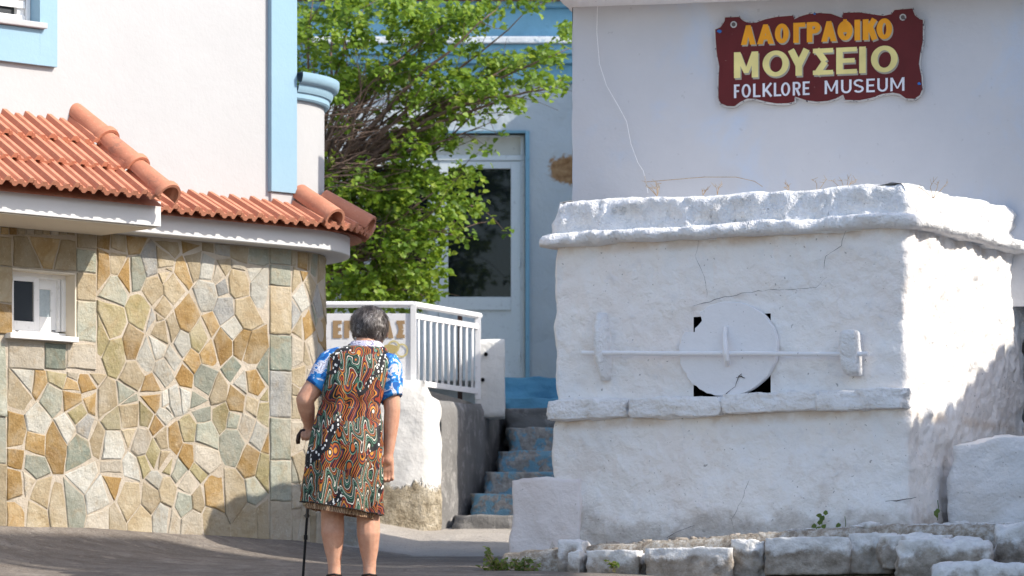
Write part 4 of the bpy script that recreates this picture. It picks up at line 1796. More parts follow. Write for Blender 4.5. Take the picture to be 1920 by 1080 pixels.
LO = SO + 0.003
top1 = lambda x: lerp(200, 140, (x - 380) / 1180)
bot1 = lambda x: lerp(352, 305, (x - 380) / 1180)
for ch, x0, x1 in (('Λ', 372, 488), ('Α', 498, 632), ('Ο', 638, 748), ('Γ', 782, 876), ('Ρ', 888, 996), ('Α', 1000, 1122), ('Φ', 1128, 1246), ('Ι', 1262, 1306), ('Κ', 1326, 1438), ('Ο', 1434, 1556)):
    put_letter(UF, ch, x0, x1, top1(x0), bot1(x0), top1(x1), bot1(x1), LO, 0.28, 0.22, M['sign_orange'], sign, (10, 12))
top2 = lambda x: lerp(410, 352, (x - 318) / 1280)
bot2 = lambda x: lerp(612, 562, (x - 318) / 1280)
for ch, x0, x1 in (('Μ', 318, 508), ('Ο', 542, 748), ('Υ', 738, 912), ('Σ', 936, 1094), ('Ε', 1118, 1280), ('Ι', 1296, 1352), ('Ο', 1390, 1600)):
    put_letter(UF, ch, x0, x1, top2(x0), bot2(x0), top2(x1), bot2(x1), LO, 0.25, 0.17, M['sign_cream'], sign, (9, 14))
top3 = lambda x: lerp(662, 604, (x - 318) / 1335)
bot3 = lambda x: lerp(768, 710, (x - 318) / 1335)
for ch, x0, x1 in (('F', 318, 362), ('O', 378, 450), ('L', 468, 526), ('K', 542, 618), ('L', 630, 688), ('O', 686, 758), ('R', 778, 840), ('E', 856, 910),
                   ('M', 1028, 1132), ('U', 1156, 1238), ('S', 1254, 1334), ('E', 1354, 1420), ('U', 1440, 1522), ('M', 1542, 1652)):
    put_letter(UF, ch, x0, x1, top3(x0), bot3(x0), top3(x1), bot3(x1), LO, 0.17, 0.14, M['sign_white'], sign)
for x, y in ((316, 192), (1640, 135)):
    for r0, r1, mt, nm, o in ((0.0195, 0.0, M['sign_rim'], "bolt_washer", 0.003), (0.012, 0.0, M['iron'], "bolt", 0.006)):
        u, z = UF.hit(*sz(x, y), SO)
        mb = MB()
        N = 16
        mb.quadgrid([[UF.w(u + r0 * math.cos(2 * math.pi * i / N), z + r0 * math.sin(2 * math.pi * i / N), SO + q) for i in range(N)] for q in (0, o)], closed_u=True)
        mb.face(*[N + i for i in range(N)])
        mb.build(nm, mt, sign)
for x, y, r in ((205, 245, 20), (1768, 655, 16), (950, 108, 12)):
    pts = [UF.hit(*sz(x + r * math.cos(a) * rl.uniform(0.6, 1.2), y + 0.7 * r * math.sin(a) * rl.uniform(0.6, 1.2)), SO) for a in [2 * math.pi * i / 9 for i in range(9)]]
    mb = MB()
    mb.face(*[mb.vert(UF.w(u, z, SO + 0.002)) for u, z in pts])
    mb.build("paint_chip", M['sign_blue'], sign)

# ------------------------------------------------------------------ low wall on the right, earth bank, border stones
mb = MB()
lw = [(Xp(1772, 23.55), 23.55), (3.9, 23.2), (3.9, 24.4), (Xp(1772, 23.55) + 0.42, 24.35)]
zt = Zp(812, 23.5)
cc = [V((x, y, 0.6)) for x, y in lw] + [V((lw[0][0], lw[0][1], zt - 0.05)), V((lw[1][0], lw[1][1], zt + 0.08)), V((lw[2][0], lw[2][1], zt + 0.06)), V((lw[3][0], lw[3][1], zt - 0.02))]
lumpy(mb, cc, 6.6, 0.05, 0.13, 34, 4.0)
o = weld(mb.build("low_wall", M['lime'], None))
tag(o, "low whitewashed wall with rounded top at the right edge beside the museum block", "wall")

mb = MB()
rows = []
for j in range(41):
    v = j / 40
    row = []
    for i in range(111):
        u = MF.u(1030) + (4.6) * i / 110
        o_ = lerp(0.62, -0.3, v)
        p = MF.w(u, 0, o_)
        if u > UR_M - 0.3:
            p = p + V((0, 1, 0)) * 0.30 * (u - UR_M + 0.3)
        g = ground_z(p.x, p.y)
        rise = interp([(0, 0.00), (0.08, 0.10), (0.35, 0.125), (0.6, 0.155), (1, 0.16)], v) + 0.05 * sm(0.9, 2.6, p.x) * sm(0.1, 0.5, v)
        zz = interp([(MF.u(1030), 0.85), (MF.u(1700), 0.955), (9, 1.02)], u) * sm(0.0, 0.1, v) + (g - 0.02) * (1 - sm(0.0, 0.1, v))
        zz += 0.03 * (v - 0.2) + 0.018 * fb(p.x * 7, p.y * 7, 1)
        row.append(V((p.x, p.y, zz)))
    rows.append(row)
mb.quadgrid(rows)
o = struct(mb.build("earth_bank", M['soil'], None, smooth=True))
o["label"] = "stony earth bank at the foot of the museum wall"

BST = [  # px0 px1 ytop ybottom distance depth rounding label
    (1046, 1092, 1014, 1090, 23.62, 0.16, 0.30, "upright rounded whitewashed border stone beside the buttress"),
    (1064, 1086, 1034, 1090, 23.48, 0.12, 0.25, "narrow upright whitewashed stone, in front of the border's leftmost"),
    (1100, 1196, 1033, 1079, 23.42, 0.22, 0.10, "squared sunlit white border stone, first long one from the left"),
    (1198, 1209, 1039, 1076, 23.40, 0.14, 0.12, "thin sliver of stone wedged between two long border stones"),
    (1211, 1371, 1028, 1077, 23.22, 0.26, 0.12, "long white and grey border stone right of the thin sliver"),
    (1372, 1433, 1012, 1074, 23.12, 0.24, 0.35, "rounded upright border stone with whitewashed crown, mid row"),
    (1435, 1590, 1008, 1068, 22.92, 0.28, 0.14, "long squared border stone with whitewashed top, below the green sprig"),
    (1593, 1672, 1001, 1066, 22.80, 0.28, 0.22, "grey border stone with white top right of the longest one"),
    (1650, 1775, 1003, 1056, 22.62, 0.30, 0.40, "wedge-shaped whitewashed boulder lying against the grey border stone"),
    (1684, 1850, 1011, 1092, 22.25, 0.34, 0.55, "big humped whitewashed boulder in the lower right"),
    (1748, 1935, 1055, 1130, 21.7, 0.40, 0.60, "whitewashed boulder in the bottom right corner"),
    (1795, 1872, 992, 1026, 22.95, 0.24, 0.50, "flat-topped whitewashed stone behind the humped boulder"),
    (1868, 1975, 982, 1075, 22.55, 0.36, 0.45, "tall brown stone with white crown at the right edge"),
]
for k_, (x0, x1, yt, yb, D, dep, rd, lab) in enumerate(BST):
    mb = MB()
    a, b = Xp(x0, D), Xp(x1, D)
    z0, z1 = Zp(yb, D) - 0.03, Zp(yt, D)
    kk = -0.35
    cc = []
    for zz in (z0, z1):
        for (xx, yy) in ((a, D - kk * 0 + 0), (b, D + kk * (b - a)), (b + 0.05, D + kk * (b - a) + dep), (a + 0.03, D + dep)):
            cc.append(V((xx, yy, zz)))
    lumpy(mb, cc, 3.7 * k_ + 1, 0.032 if rd > 0.3 else 0.014, rd * (0.75 if rd > 0.3 else 0.55), 18, 11.0 if rd > 0.3 else 16.0)
    tag(weld(mb.build("border_stone", M['wash_stone'], None)), lab, "stone", "whitewashed border stones")
# pebbles and rubble on the bank
mb = MB()
rp = random.Random(21)
for i in range(520):
    u = rp.uniform(MF.u(1095), MF.u(1990))
    o_ = rp.uniform(-0.02, 0.48)
    p = MF.w(u, 0, o_)
    if u > UR_M - 0.3:
        p = p + V((0, 1, 0)) * 0.30 * (u - UR_M + 0.3)
    z = interp([(MF.u(1030), 0.85), (MF.u(1700), 0.955), (9, 1.02)], u) + 0.03 * (lerp(0, 1, (0.62 - o_) / 0.92) - 0.2) + 0.004
    s = rp.uniform(0.004, 0.013) * (2.6 if rp.random() < 0.08 else 1)
    sx, sy, sz_ = s * rp.uniform(0.8, 1.8), s * rp.uniform(0.8, 1.4), s * rp.uniform(0.5, 0.9)
    lumpy(mb, [(p.x - sx, p.y - sy, z - sz_), (p.x + sx, p.y - sy, z - sz_), (p.x + sx, p.y + sy, z - sz_), (p.x - sx, p.y + sy, z - sz_),
               (p.x - sx, p.y - sy, z + sz_), (p.x + sx, p.y - sy, z + sz_), (p.x + sx, p.y + sy, z + sz_), (p.x - sx, p.y + sy, z + sz_)], i * 1.3, s * 0.5, 0.7, 2, 30)
o = weld(mb.build("rubble", M['wash_stone'], None))
o["kind"] = "stuff"
o["label"] = "loose pebbles and rubble on the earth bank"
o["category"] = "rubble"

# ------------------------------------------------------------------ back of the alley: stairs, retaining wall, old facade
FD = 33.0
fac = empty("old_facade_house", "old pale house with blue cornice and glazed door behind the tree", "house")
FF = Frame(FD, 0.0)


def fx(px):
    return Xp(px, FD)


def fz(py):
    return Zp(py, FD)


dx0, dx1 = fx(700), fx(985)
dz0, dz1 = 2.2, fz(250)
mb = MB()
xs = [fx(430), dx0, dx1] + [dx1 + 0.06 * i for i in range(1, 40)]
zs = [1.0, dz0, dz1] + [dz1 + 0.1 * i for i in range(1, 8)]
zs2 = []
for a, b in zip(zs, zs[1:]):
    n = max(1, int((b - a) / 0.06))
    zs2 += [lerp(a, b, i / n) for i in range(n)]
zs2.append(zs[-1])
rows = []
for z in zs2:
    r = []
    for x in xs:
        d = 0.02 * fb(x * 3, z * 3, 1.0) * sm(dx1 + 0.08, dx1 + 0.3, x)
        r.append(V((x, FD - d, z)))
    rows.append(r)
mb.quadgrid(rows, skip=lambda i, j: j == 1 and dz0 <= (zs2[i] + zs2[i + 1]) / 2 <= dz1)
for q in (((dx1, dz0), (dx1, dz1)), ((dx1, dz1), (dx0, dz1)), ((dx0, dz1), (dx0, dz0))):
    k = [mb.vert((q[0][0], FD, q[0][1])), mb.vert((q[0][0], FD + 0.2, q[0][1])), mb.vert((q[1][0], FD + 0.2, q[1][1])), mb.vert((q[1][0], FD, q[1][1]))]
    mb.face(*k)
mb.build("wall", M['facade'], fac, smooth=False)
mb = MB()
mb.box(fx(430), fx(430) + 6.5, FD + 0.3, FD + 5, 1.0, fz(0))
mb.build("house_body", M['facade'], fac)
mb = MB()
mb.box(dx1, fx(993), FD - 0.02, FD + 0.18, dz0, fz(246))
mb.box(dx0 - 0.04, dx1, FD - 0.02, FD + 0.1, dz1, fz(246))
mb.build("door_surround", M['door_edge'], fac, bevel=0.004)
# cornice, built up in bands
mb = MB()
mb.box(fx(430), fx(1240), FD - 0.04, FD + 0.3, fz(157), fz(122))
mb.box(fx(430), fx(1240), FD - 0.10, FD + 0.3, fz(121.9), fz(106))
mb.box(fx(430), fx(1240), FD - 0.15, FD + 0.3, fz(105.9), fz(88))
mb.box(fx(430), fx(1240), FD - 0.07, FD + 0.3, fz(75), fz(18))
mb.box(fx(430), fx(1240), FD - 0.16, FD + 0.3, fz(17.9), fz(8))
mb.build("cornice", M['cornice_blue'], fac, bevel=0.012)
mb = MB()
mb.box(fx(430), fx(1240), FD - 0.19, FD + 0.3, fz(87.9), fz(75.1))
mb.build("cornice_line", M['cornice_line'], fac, bevel=0.01)
roof_f = MB()
roof_f.hexa([(fx(430), FD - 0.2, fz(7)), (fx(1240), FD - 0.2, fz(7)), (fx(1240), FD + 2.5, fz(7)), (fx(430), FD + 2.5, fz(7)),
             (fx(430), FD - 0.15, fz(5)), (fx(1240), FD - 0.15, fz(5)), (fx(1240), FD + 2.5, fz(5) + 0.9), (fx(430), FD + 2.5, fz(5) + 0.9)])
ro = roof_f.build("roof", M['tile'], fac)
src = None
for i in range(44):
    x = fx(560) + i * 0.062 * 1.2
    if src is None:
        m_ = MB()
        rows = []
        for y in (0.0, 0.5):
            rows.append([V((0.04 * math.cos(t), y, 0.035 * math.sin(t))) for t in [math.pi * k / 6 for k in range(7)]])
        m_.quadgrid(rows)
        b_ = len(rows[0])
        m_.face(*reversed(range(b_)))
        o = m_.build("roof_tile", M['tile'], ro, smooth=False)
        src = o.data
    else:
        o = bpy.data.objects.new("roof_tile", src)
        COL.objects.link(o)
        o.parent = ro
    o.matrix_basis = Matrix.Translation((x, FD - 0.27, fz(5))) @ Matrix.Rotation(0.33, 4, 'X')
# door: transom, frame, glazed leaf, solid lower panel
mb = MB()
for q in ((760, 985, 251, 254), (760, 985, 289, 299), (976, 984, 254, 289), (760, 768, 254, 289)):
    mb.box(fx(q[0]), fx(q[1]) - 0.001, FD + 0.06, FD + 0.14, fz(q[3]), fz(q[2]))
door = mb.build("door", M['door_paint'], fac, bevel=0.005)
door["label"] = "pale painted door with a dark glass pane and cream transom"
mb = MB()
mb.box(fx(768), fx(976), FD + 0.10, FD + 0.125, fz(289), fz(254))
mb.build("transom_panel", M['door_cream'], door)
mb = MB()
for q in ((958, 976, 300, 712), (822, 840, 300, 712), (840, 958, 300, 314), (840, 958, 555, 580), (840, 958, 700, 712)):
    mb.box(fx(q[0]), fx(q[1]), FD + 0.07, FD + 0.13, fz(q[3]), fz(q[2]))
mb.build("door_leaf_frame", M['door_paint'], door, bevel=0.006)
mb = MB()
for q in ((680, 700, 300, 712), (802, 821, 300, 712), (700, 802, 300, 314), (700, 802, 555, 580), (700, 802, 700, 712)):
    mb.box(fx(q[0]), fx(q[1]), FD + 0.07, FD + 0.13, fz(q[3]), fz(q[2]))
mb.build("door_leaf_frame", M['door_paint'], door, bevel=0.006)
for a, b in ((840, 958), (700, 802)):
    mb = MB()
    mb.box(fx(a), fx(b), FD + 0.095, FD + 0.105, fz(555), fz(314))
    mb.build("pane", M['glass_door'], door)
    mb = MB()
    mb.box(fx(a), fx(b), FD + 0.09, FD + 0.11, fz(700), fz(580))
    mb.build("lower_panel", M['door_paint'], door)
mb = MB()
mb.box(fx(976), fx(984.5), FD + 0.05, FD + 0.16, fz(712), fz(299.5))
mb.build("door_jamb", M['door_paint'], door, bevel=0.004)
for y in (490, 668):
    mb = MB()
    mb.tube([(fx(975), FD + 0.055, fz(y + 9)), (fx(975), FD + 0.055, fz(y - 9))], 0.012, 8)
    mb.build("hinge", M['door_paint'], door)

# stairs climbing between the retaining wall and the museum
stairs = empty("stairs", "worn blue-painted stone steps climbing beside the grey retaining wall", "stairs")
STEPS = [(852, 965, 996, 28.6), (885, 925, 965, 28.95), (912, 885, 925, 29.3), (936, 845, 885, 29.65), (955, 801, 845, 30.0), (950, 766, 801, 30.4), (945, 745, 766, 30.8), (942, 707, 745, 31.2)]
for k_, (xl, yt, yb, D) in enumerate(STEPS):
    mb = MB()
    z1 = Zp(yt, D)
    z0 = Zp(yb, D) - (0.25 if k_ == 0 else 0.12)
    x0, x1 = Xp(xl, D), 1.0
    lumpy(mb, [(x0, D, z0), (x1, D, z0), (x1, D + 0.5, z0), (x0, D + 0.5, z0), (x0, D, z1), (x1, D, z1), (x1, D + 0.5, z1), (x0, D + 0.5, z1)], 2.3 * k_, 0.035, 0.06, 22, 8.0)
    st = weld(mb.build("step", M['plinth_blue'] if k_ >= 6 else (M['concrete_grey'] if k_ in (0, 5) else M['step_blue']), stairs))
mb = MB()
mb.box(Xp(942, 31.2) - 0.02, 1.0, 31.6, FD, 1.5, Zp(708, 31.2))
mb.build("landing", M['concrete_grey'], stairs)

ret = empty("retaining_wall", "sunlit white retaining wall with crumbling stone foot below the railing", "wall")


def wall_strip(name, pts, ztop, mat, amp, seed, zb_=0.7, nz=26, thick=0.5):
    """pts: plan polyline [(x, y)], ztop(s 0..1)"""
    mb = MB()
    L = [0]
    for (a, b), (c, d) in zip(pts, pts[1:]):
        L.append(L[-1] + math.hypot(c - a, d - b))
    N = max(8, int(L[-1] / 0.035))
    cols = []
    for i in range(N + 1):
        s = L[-1] * i / N
        x = interp(list(zip(L, [p[0] for p in pts])), s)
        y = interp(list(zip(L, [p[1] for p in pts])), s)
        e = 0.02
        xa, ya = interp(list(zip(L, [p[0] for p in pts])), min(L[-1], s + e)), interp(list(zip(L, [p[1] for p in pts])), min(L[-1], s + e))
        xb, yb = interp(list(zip(L, [p[0] for p in pts])), max(0, s - e)), interp(list(zip(L, [p[1] for p in pts])), max(0, s - e))
        t = V((xa - xb, ya - yb, 0)).normalized()
        cols.append((V((x, y, 0)), V((t.y, -t.x, 0)), i / N))
    rows = []
    for j in range(nz + 1):
        r = []
        for p, n, s in cols:
            zt_ = ztop(s)
            z = lerp(zb_, zt_, j / nz)
            d = amp * fb(p.x * 3 + seed, p.y * 3, z * 3) + amp * 0.6 * fb(p.x * 11 + seed, p.y * 11, z * 11)
            if j == nz:
                d -= 0.02
            q = p + n * d
            r.append(V((q.x, q.y, z)))
        rows.append(r)
    rows.append([V((p.x, p.y, ztop(s))) - n * thick for p, n, s in cols])
    mb.quadgrid(rows)
    return mb.build(name, mat, ret, smooth=True)


RD = 28.4
xw = lambda px: Xp(px, RD)
wtop = lambda s: interp([(0, Zp(712, RD)), (0.60, Zp(712, RD)), (0.86, Zp(713, RD)), (0.885, Zp(719, RD)), (0.915, Zp(740, RD)), (1.0, Zp(748, RD))], s)
wall_strip("white_wall", [(xw(560), RD + 0.03), (xw(740), RD), (xw(800), RD + 0.02), (xw(826), RD + 0.12)], wtop, M['white_foot'], 0.018, 3.0)
gtop = lambda s: interp([(0, Zp(750, RD + 0.1)), (0.3, Zp(752, 29.0)), (1, Zp(757, 31.0))], s)
wall_strip("grey_wall", [(xw(824), RD + 0.12), (Xp(850, 28.75), 28.75), (Xp(905, 29.7), 29.7), (Xp(957, 31.0), 31.0)], gtop, M['concrete_grey'], 0.012, 8.0)
mb = MB()
tpl = [(xw(430), RD + 0.45), (xw(800), RD + 0.45), (Xp(880, 29.9), 29.9), (Xp(930, 31.2), 31.2), (Xp(935, 32.7), 32.7), (xw(430), 32.7)]
mb.quadgrid([[V((x, y, z)) for x, y in tpl] for z in (1.0, 2.12)], closed_u=True)
mb.face(*[6 + i for i in range(6)])
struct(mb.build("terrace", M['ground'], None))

# white gate pillar with bolt holes
pil = empty("gate_pillar", "weathered white pillar with two bolt holes right of the railing", "pillar")
mb = MB()
D = 29.75
lumpy(mb, [(Xp(891, D), D, 2.0), (Xp(947, D), D + 0.02, 2.0), (Xp(947, D), D + 0.25, 2.0), (Xp(891, D), D + 0.25, 2.0),
           (Xp(892, D), D, Zp(636, D)), (Xp(946, D), D + 0.02, Zp(636, D)), (Xp(946, D), D + 0.25, Zp(636, D)), (Xp(892, D), D + 0.25, Zp(636, D))], 5.0, 0.008, 0.05, 14, 6)
weld(mb.build("pillar_body", M['white_peel'], pil))
for x, y in ((911, 664), (905, 712)):
    mb = MB()
    c = P(x, y, D - 0.012)
    mb.tube([c, c + V((0, 0.03, 0))], 0.014, 10)
    mb.build("bolt_hole", M['dark'], pil)

# railing with the shop's sign panel
rail = empty("railing", "white metal railing with a sign panel of gold rings and Greek letters", "railing")
RS = 28.6
zt_r = Zp(571, RS)
c0 = V((Xp(775, RS), RS, 0))
c1 = V((Xp(896, 29.42), 29.42, 0))
at = lambda s, z: V((lerp(c0.x, c1.x, s), lerp(c0.y, c1.y, s), z))
mb = MB()
mb.tube([V((Xp(596, RS), RS, zt_r)), V((c0.x, RS, zt_r))], 0.022, 10)
mb.build("top_rail", M['white_paint'], rail, auto=0.6)
mb = MB()
mb.tube([at(0, zt_r), at(1.03, zt_r)], 0.022, 10)
mb.build("top_rail", M['white_paint'], rail, auto=0.6)
for s in (0.0, 1.0):
    mb = MB()
    p = at(s, 0)
    mb.box(p.x - 0.02, p.x + 0.02, p.y - 0.02, p.y + 0.02, 2.1, zt_r)
    mb.build("post", M['white_paint'], rail, bevel=0.003)
for z in (Zp(592, RS), Zp(717, RS)):
    mb = MB()
    a, b = at(0, z), at(1, z)
    d = (b - a).normalized()
    nn = V((-d.y, d.x, 0)) * 0.012
    mb.hexa([a - nn + V((0, 0, -0.018)), b - nn + V((0, 0, -0.018)), b + nn + V((0, 0, -0.018)), a + nn + V((0, 0, -0.018)),
             a - nn + V((0, 0, 0.018)), b - nn + V((0, 0, 0.018)), b + nn + V((0, 0, 0.018)), a + nn + V((0, 0, 0.018))])
    mb.build("cross_rail", M['white_paint'], rail)
bars = None
for i in range(10):
    s = 0.075 + 0.093 * i
    if bars is None:
        m_ = MB()
        m_.tube([(0, 0, Zp(717, RS)), (0, 0, Zp(592, RS))], 0.0095, 8)
        o = m_.build("bar", M['white_paint'], rail, smooth=True)
        bars = o.data
    else:
        o = bpy.data.objects.new("bar", bars)
        COL.objects.link(o)
        o.parent = rail
    o.location = at(s, 0)
mb = MB()
mb.box(Xp(600, RS), Xp(773, RS), RS - 0.008, RS + 0.012, Zp(716, RS), Zp(588, RS))
panel = mb.build("sign_panel", M['white_paint'], rail, bevel=0.003)
RF = Frame(RS - 0.008, 0.0)
idc = lambda x, y: (x, y)
for ch, x0, x1 in (('Ε', 624, 641), ('Ρ', 645, 662), ('Μ', 668, 690), ('Ι', 703, 709), ('Α', 714, 738), ('Σ', 743, 759)):
    put_letter(RF, ch, x0, x1, 601, 634, 601, 634, 0.004, 0.30, 0.20, M['gold_letter'], panel, None, idc)


def flat_ring(cx, cy, rx, ry, w, off, mat, name):
    mb = MB()
    for q in ring(cx, cy, rx, ry, w, w, 0, 360, 32):
        mb.face(*[mb.vert(RF.w(*RF.hit(x, y, off), off)) for x, y in q])
    mb.build(name, mat, panel)


flat_ring(738, 650, 11.5, 12, 3, 0.004, M['gold_ring'], "gold_ring")
flat_ring(753, 657, 12.5, 13, 3, 0.005, M['gold_ring'], "gold_ring")
flat_ring(731, 654, 15, 8.5, 8.4, 0.006, M['gold_ellipse'], "gold_ellipse")
o = MB()
o.box(Xp(858, 30.4), Xp(867, 30.4), 30.4, 30.46, 2.0, Zp(580, 30.4))
tag(o.build("wooden_post", M['brown_post'], None, bevel=0.004), "dark brown post standing behind the white railing bars", "post")

# ------------------------------------------------------------------ tree
tree = empty("leafy_tree", "bushy fresh green tree with tangled bare branches between the houses", "tree")
rt = random.Random(17)
TD = 30.8
base_t = V((Xp(600, TD), TD, 2.1))
hub = P(585, 330, TD)
mb = MB()
tp = [base_t, lerp(base_t, hub, 0.35) + V((0.05, 0, 0)), lerp(base_t, hub, 0.7) + V((-0.03, 0.03, 0)), hub]
mb.tube(tp, [0.10, 0.085, 0.07, 0.055], 10)
mb.build("trunk", M['bark'], tree, smooth=True)
LOBES = [  # px py rx ry weight
    (590, 45, 95, 110, 1.0), (690, 70, 115, 85, 1.1), (790, 35, 100, 50, 0.65), (850, 75, 65, 50, 0.42), (880, 25, 50, 30, 0.25), (930, 12, 50, 18, 0.22),
    (720, 165, 130, 50, 0.7), (830, 165, 95, 45, 0.75), (900, 150, 45, 30, 0.36), (930, 125, 50, 18, 0.2), (985, 112, 40, 18, 0.2), (1030, 105, 30, 12, 0.10), (1048, 160, 26, 13, 0.13),
    (985, 150, 40, 16, 0.16), (955, 190, 40, 14, 0.12), (870, 205, 55, 18, 0.22), (1062, 62, 12, 20, 0.09), (1000, 8, 25, 12, 0.08),
    (790, 265, 65, 35, 0.4), (690, 335, 95, 65, 0.95), (720, 430, 125, 100, 1.9), (660, 500, 90, 80, 1.3), (770, 480, 70, 85, 1.0),
    (790, 350, 65, 65, 0.8), (862, 335, 38, 22, 0.24), (890, 383, 34, 18, 0.2), (730, 545, 90, 40, 0.7), (640, 400, 70, 70, 0.8), (845, 415, 28, 36, 0.16),
    (560, 200, 60, 90, 0.4), (640, 190, 60, 60, 0.35)]
limbs = []
for i in range(70):
    L = rt.choices(LOBES, [l[4] for l in LOBES])[0]
    tx = L[0] + rt.uniform(-0.7, 0.7) * L[2]
    ty = L[1] + rt.uniform(-0.7, 0.7) * L[3]
    e = P(tx, ty, TD + rt.uniform(-0.7, 0.6))
    s0 = lerp(base_t, hub, rt.uniform(0.75, 1.0)) if ty < 330 else lerp(base_t, hub, rt.uniform(0.35, 0.9))
    limbs.append((s0, e))
for (ex, ey) in ((1068, 95), (1060, 150), (1045, 165), (960, 120), (930, 20), (1000, 8), (900, 240), (760, 240), (700, 215), (720, 250), (690, 270), (660, 235), (820, 190), (740, 190), (650, 300), (670, 330)):
    limbs.append((lerp(base_t, hub, 0.95), P(ex, ey, TD - rt.uniform(0.1, 0.6))))
allseg = []
for s0, e in limbs:
    mb = MB()
    n = 9
    d = e - s0
    side = V((rt.uniform(-1, 1), rt.uniform(-1, 1), rt.uniform(-0.2, 1))) * d.length * 0.10
    pts = []
    for k_ in range(n + 1):
        t = k_ / n
        w = V((fb(s0.x + t * 4, e.x * 3, 1.1), fb(t * 4, e.z * 3, 2.2), fb(t * 4, e.x * 5, 3.3))) * 0.05 * t
        pts.append(s0 + d * t + side * math.sin(math.pi * t) + w)
    r0 = 0.009 + 0.017 * min(1.0, d.length / 1.6)
    mb.tube(pts, [lerp(r0, 0.0028, (k_ / n) ** 0.8) for k_ in range(n + 1)], 6)
    mb.build("branch", M['bark'], tree, smooth=True)
    allseg.append(pts)
# fine bare twigs
mb = MB()
twig_tips = []
for pts in allseg:
    for _ in range(9):
        k_ = rt.randrange(2, len(pts))
        p = pts[k_]
        dr = (pts[k_] - pts[k_ - 1]).normalized()
        d = (dr + V((rt.uniform(-0.8, 0.8), rt.uniform(-0.8, 0.8), rt.uniform(-0.7, 0.8)))).normalized()
        L = rt.uniform(0.12, 0.38)
        q = p + d * L * 0.5 + V((rt.uniform(-.02, .02), rt.uniform(-.02, .02), rt.uniform(-.02, .03)))
        e = p + d * L + V((0, 0, rt.uniform(-0.03, 0.05)))
        mb.tube([p, q, e], [0.0035, 0.0028, 0.0016], 4, cap=False)
        twig_tips.append((q, e))
for _ in range(95):       # the bare tangle left of centre
    a = P(rt.uniform(600, 660), rt.uniform(190, 360), TD - rt.uniform(0.0, 0.8))
    b = a + V((rt.uniform(0.12, 0.5), rt.uniform(-0.2, 0.1), rt.uniform(-0.08, 0.22)))
    m_ = lerp(a, b, 0.5) + V((0, 0, rt.uniform(-0.06, 0.06)))
    mb.tube([a, m_, b], [0.005, 0.004, 0.002], 4, cap=False)
o = mb.build("twigs", M['bark'], tree, smooth=True)
o["kind"] = "stuff"


def leaf_cloud(name, mat, items, parent):
    """items: (pos, normal, along, size, tone); each leaf a folded, pointed blade of six triangles"""
    v, f, tone = [], [], []
    for p, n, a, s, tn in items:
        a = (a - n * a.dot(n))
        if a.length < 1e-4:
            a = n.orthogonal()
        a.normalize()
        b = n.cross(a)
        k = len(v)
        w = s * 0.46
        fold = n * (s * 0.13)
        v += [p, p + a * s * 0.30 + b * w * 0.9 + fold, p + a * s * 0.72 + b * w * 0.62 + fold * 0.7, p + a * s - n * s * 0.10,
              p + a * s * 0.72 - b * w * 0.62 + fold * 0.7, p + a * s * 0.30 - b * w * 0.9 + fold, p + a * s * 0.5]
        f += [(k, k + 1, k + 6), (k + 1, k + 2, k + 6), (k + 2, k + 3, k + 6), (k + 3, k + 4, k + 6), (k + 4, k + 5, k + 6), (k + 5, k, k + 6)]
        tone += [tn] * 7
    me = bpy.data.meshes.new(name)
    me.from_pydata([tuple(q) for q in v], [], f)
    me.polygons.foreach_set("use_smooth", [True] * len(f))
    at_ = me.attributes.new("tone", 'FLOAT', 'POINT')
    at_.data.foreach_set("value", tone)
    me.materials.append(mat)
    o = bpy.data.objects.new(name, me)
    COL.objects.link(o)
    o.parent = parent
    return o


def leaf_cluster(items, c, out, num, spread, size, rnd, t0=0.0, t1=1.0):
    tb_ = rnd.uniform(0.1, 0.7)
    for _ in range(num):
        d = V((rnd.gauss(0, 1), rnd.gauss(0, 1), rnd.gauss(0, 1)))
        p = c + d * spread * 0.5
        n = (V((rnd.gauss(0, 0.55), rnd.gauss(-0.35, 0.55), rnd.gauss(0.75, 0.5))) + out * 0.25).normalized()
        a = V((rnd.gauss(0, 1), rnd.gauss(0, 1), rnd.gauss(-0.5, 0.6)))
        items.append((p, n, a, size * rnd.uniform(0.5, 1.3), min(t1, max(t0, tb_ + rnd.gauss(0, 0.22)))))


items = []
tw = sum(l[4] for l in LOBES)
for L in LOBES:
    for _ in range(int(2450 * L[4] / tw)):
        while True:
            dx, dy, dz = rt.uniform(-1, 1), rt.uniform(-1, 1), rt.uniform(-1, 1)
            if dx * dx + dy * dy + dz * dz < 1:
                break
        px_, py_ = L[0] + dx * L[2] * 1.05, L[1] + dy * L[3] * 1.05
        if 585 < px_ < 730 and 185 < py_ < 330 and rt.random() < 0.55:
            continue
        D_ = TD - 0.15 + dz * 0.75
        if fb(px_ * 0.022, py_ * 0.022, dz * 1.5) < -0.05:
            continue
        c = P(px_, py_, D_)
        leaf_cluster(items, c, V((0.3, -0.4, 0.5)), rt.randint(8, 18), 0.055, 0.048, rt)
for q, e in twig_tips:
    px_ = e.x / e.y * F + CX
    py_ = HY - e.z / e.y * F
    if 585 < px_ < 730 and 185 < py_ < 330:
        continue
    if rt.random() < 0.6:
        leaf_cluster(items, e, V((0.3, -0.4, 0.5)), rt.randint(4, 9), 0.055, 0.05, rt)
crown = leaf_cloud("crown", M['leaf'], items, tree)
crown["kind"] = "stuff"
crown["label"] = "fresh green foliage of small rounded leaves"

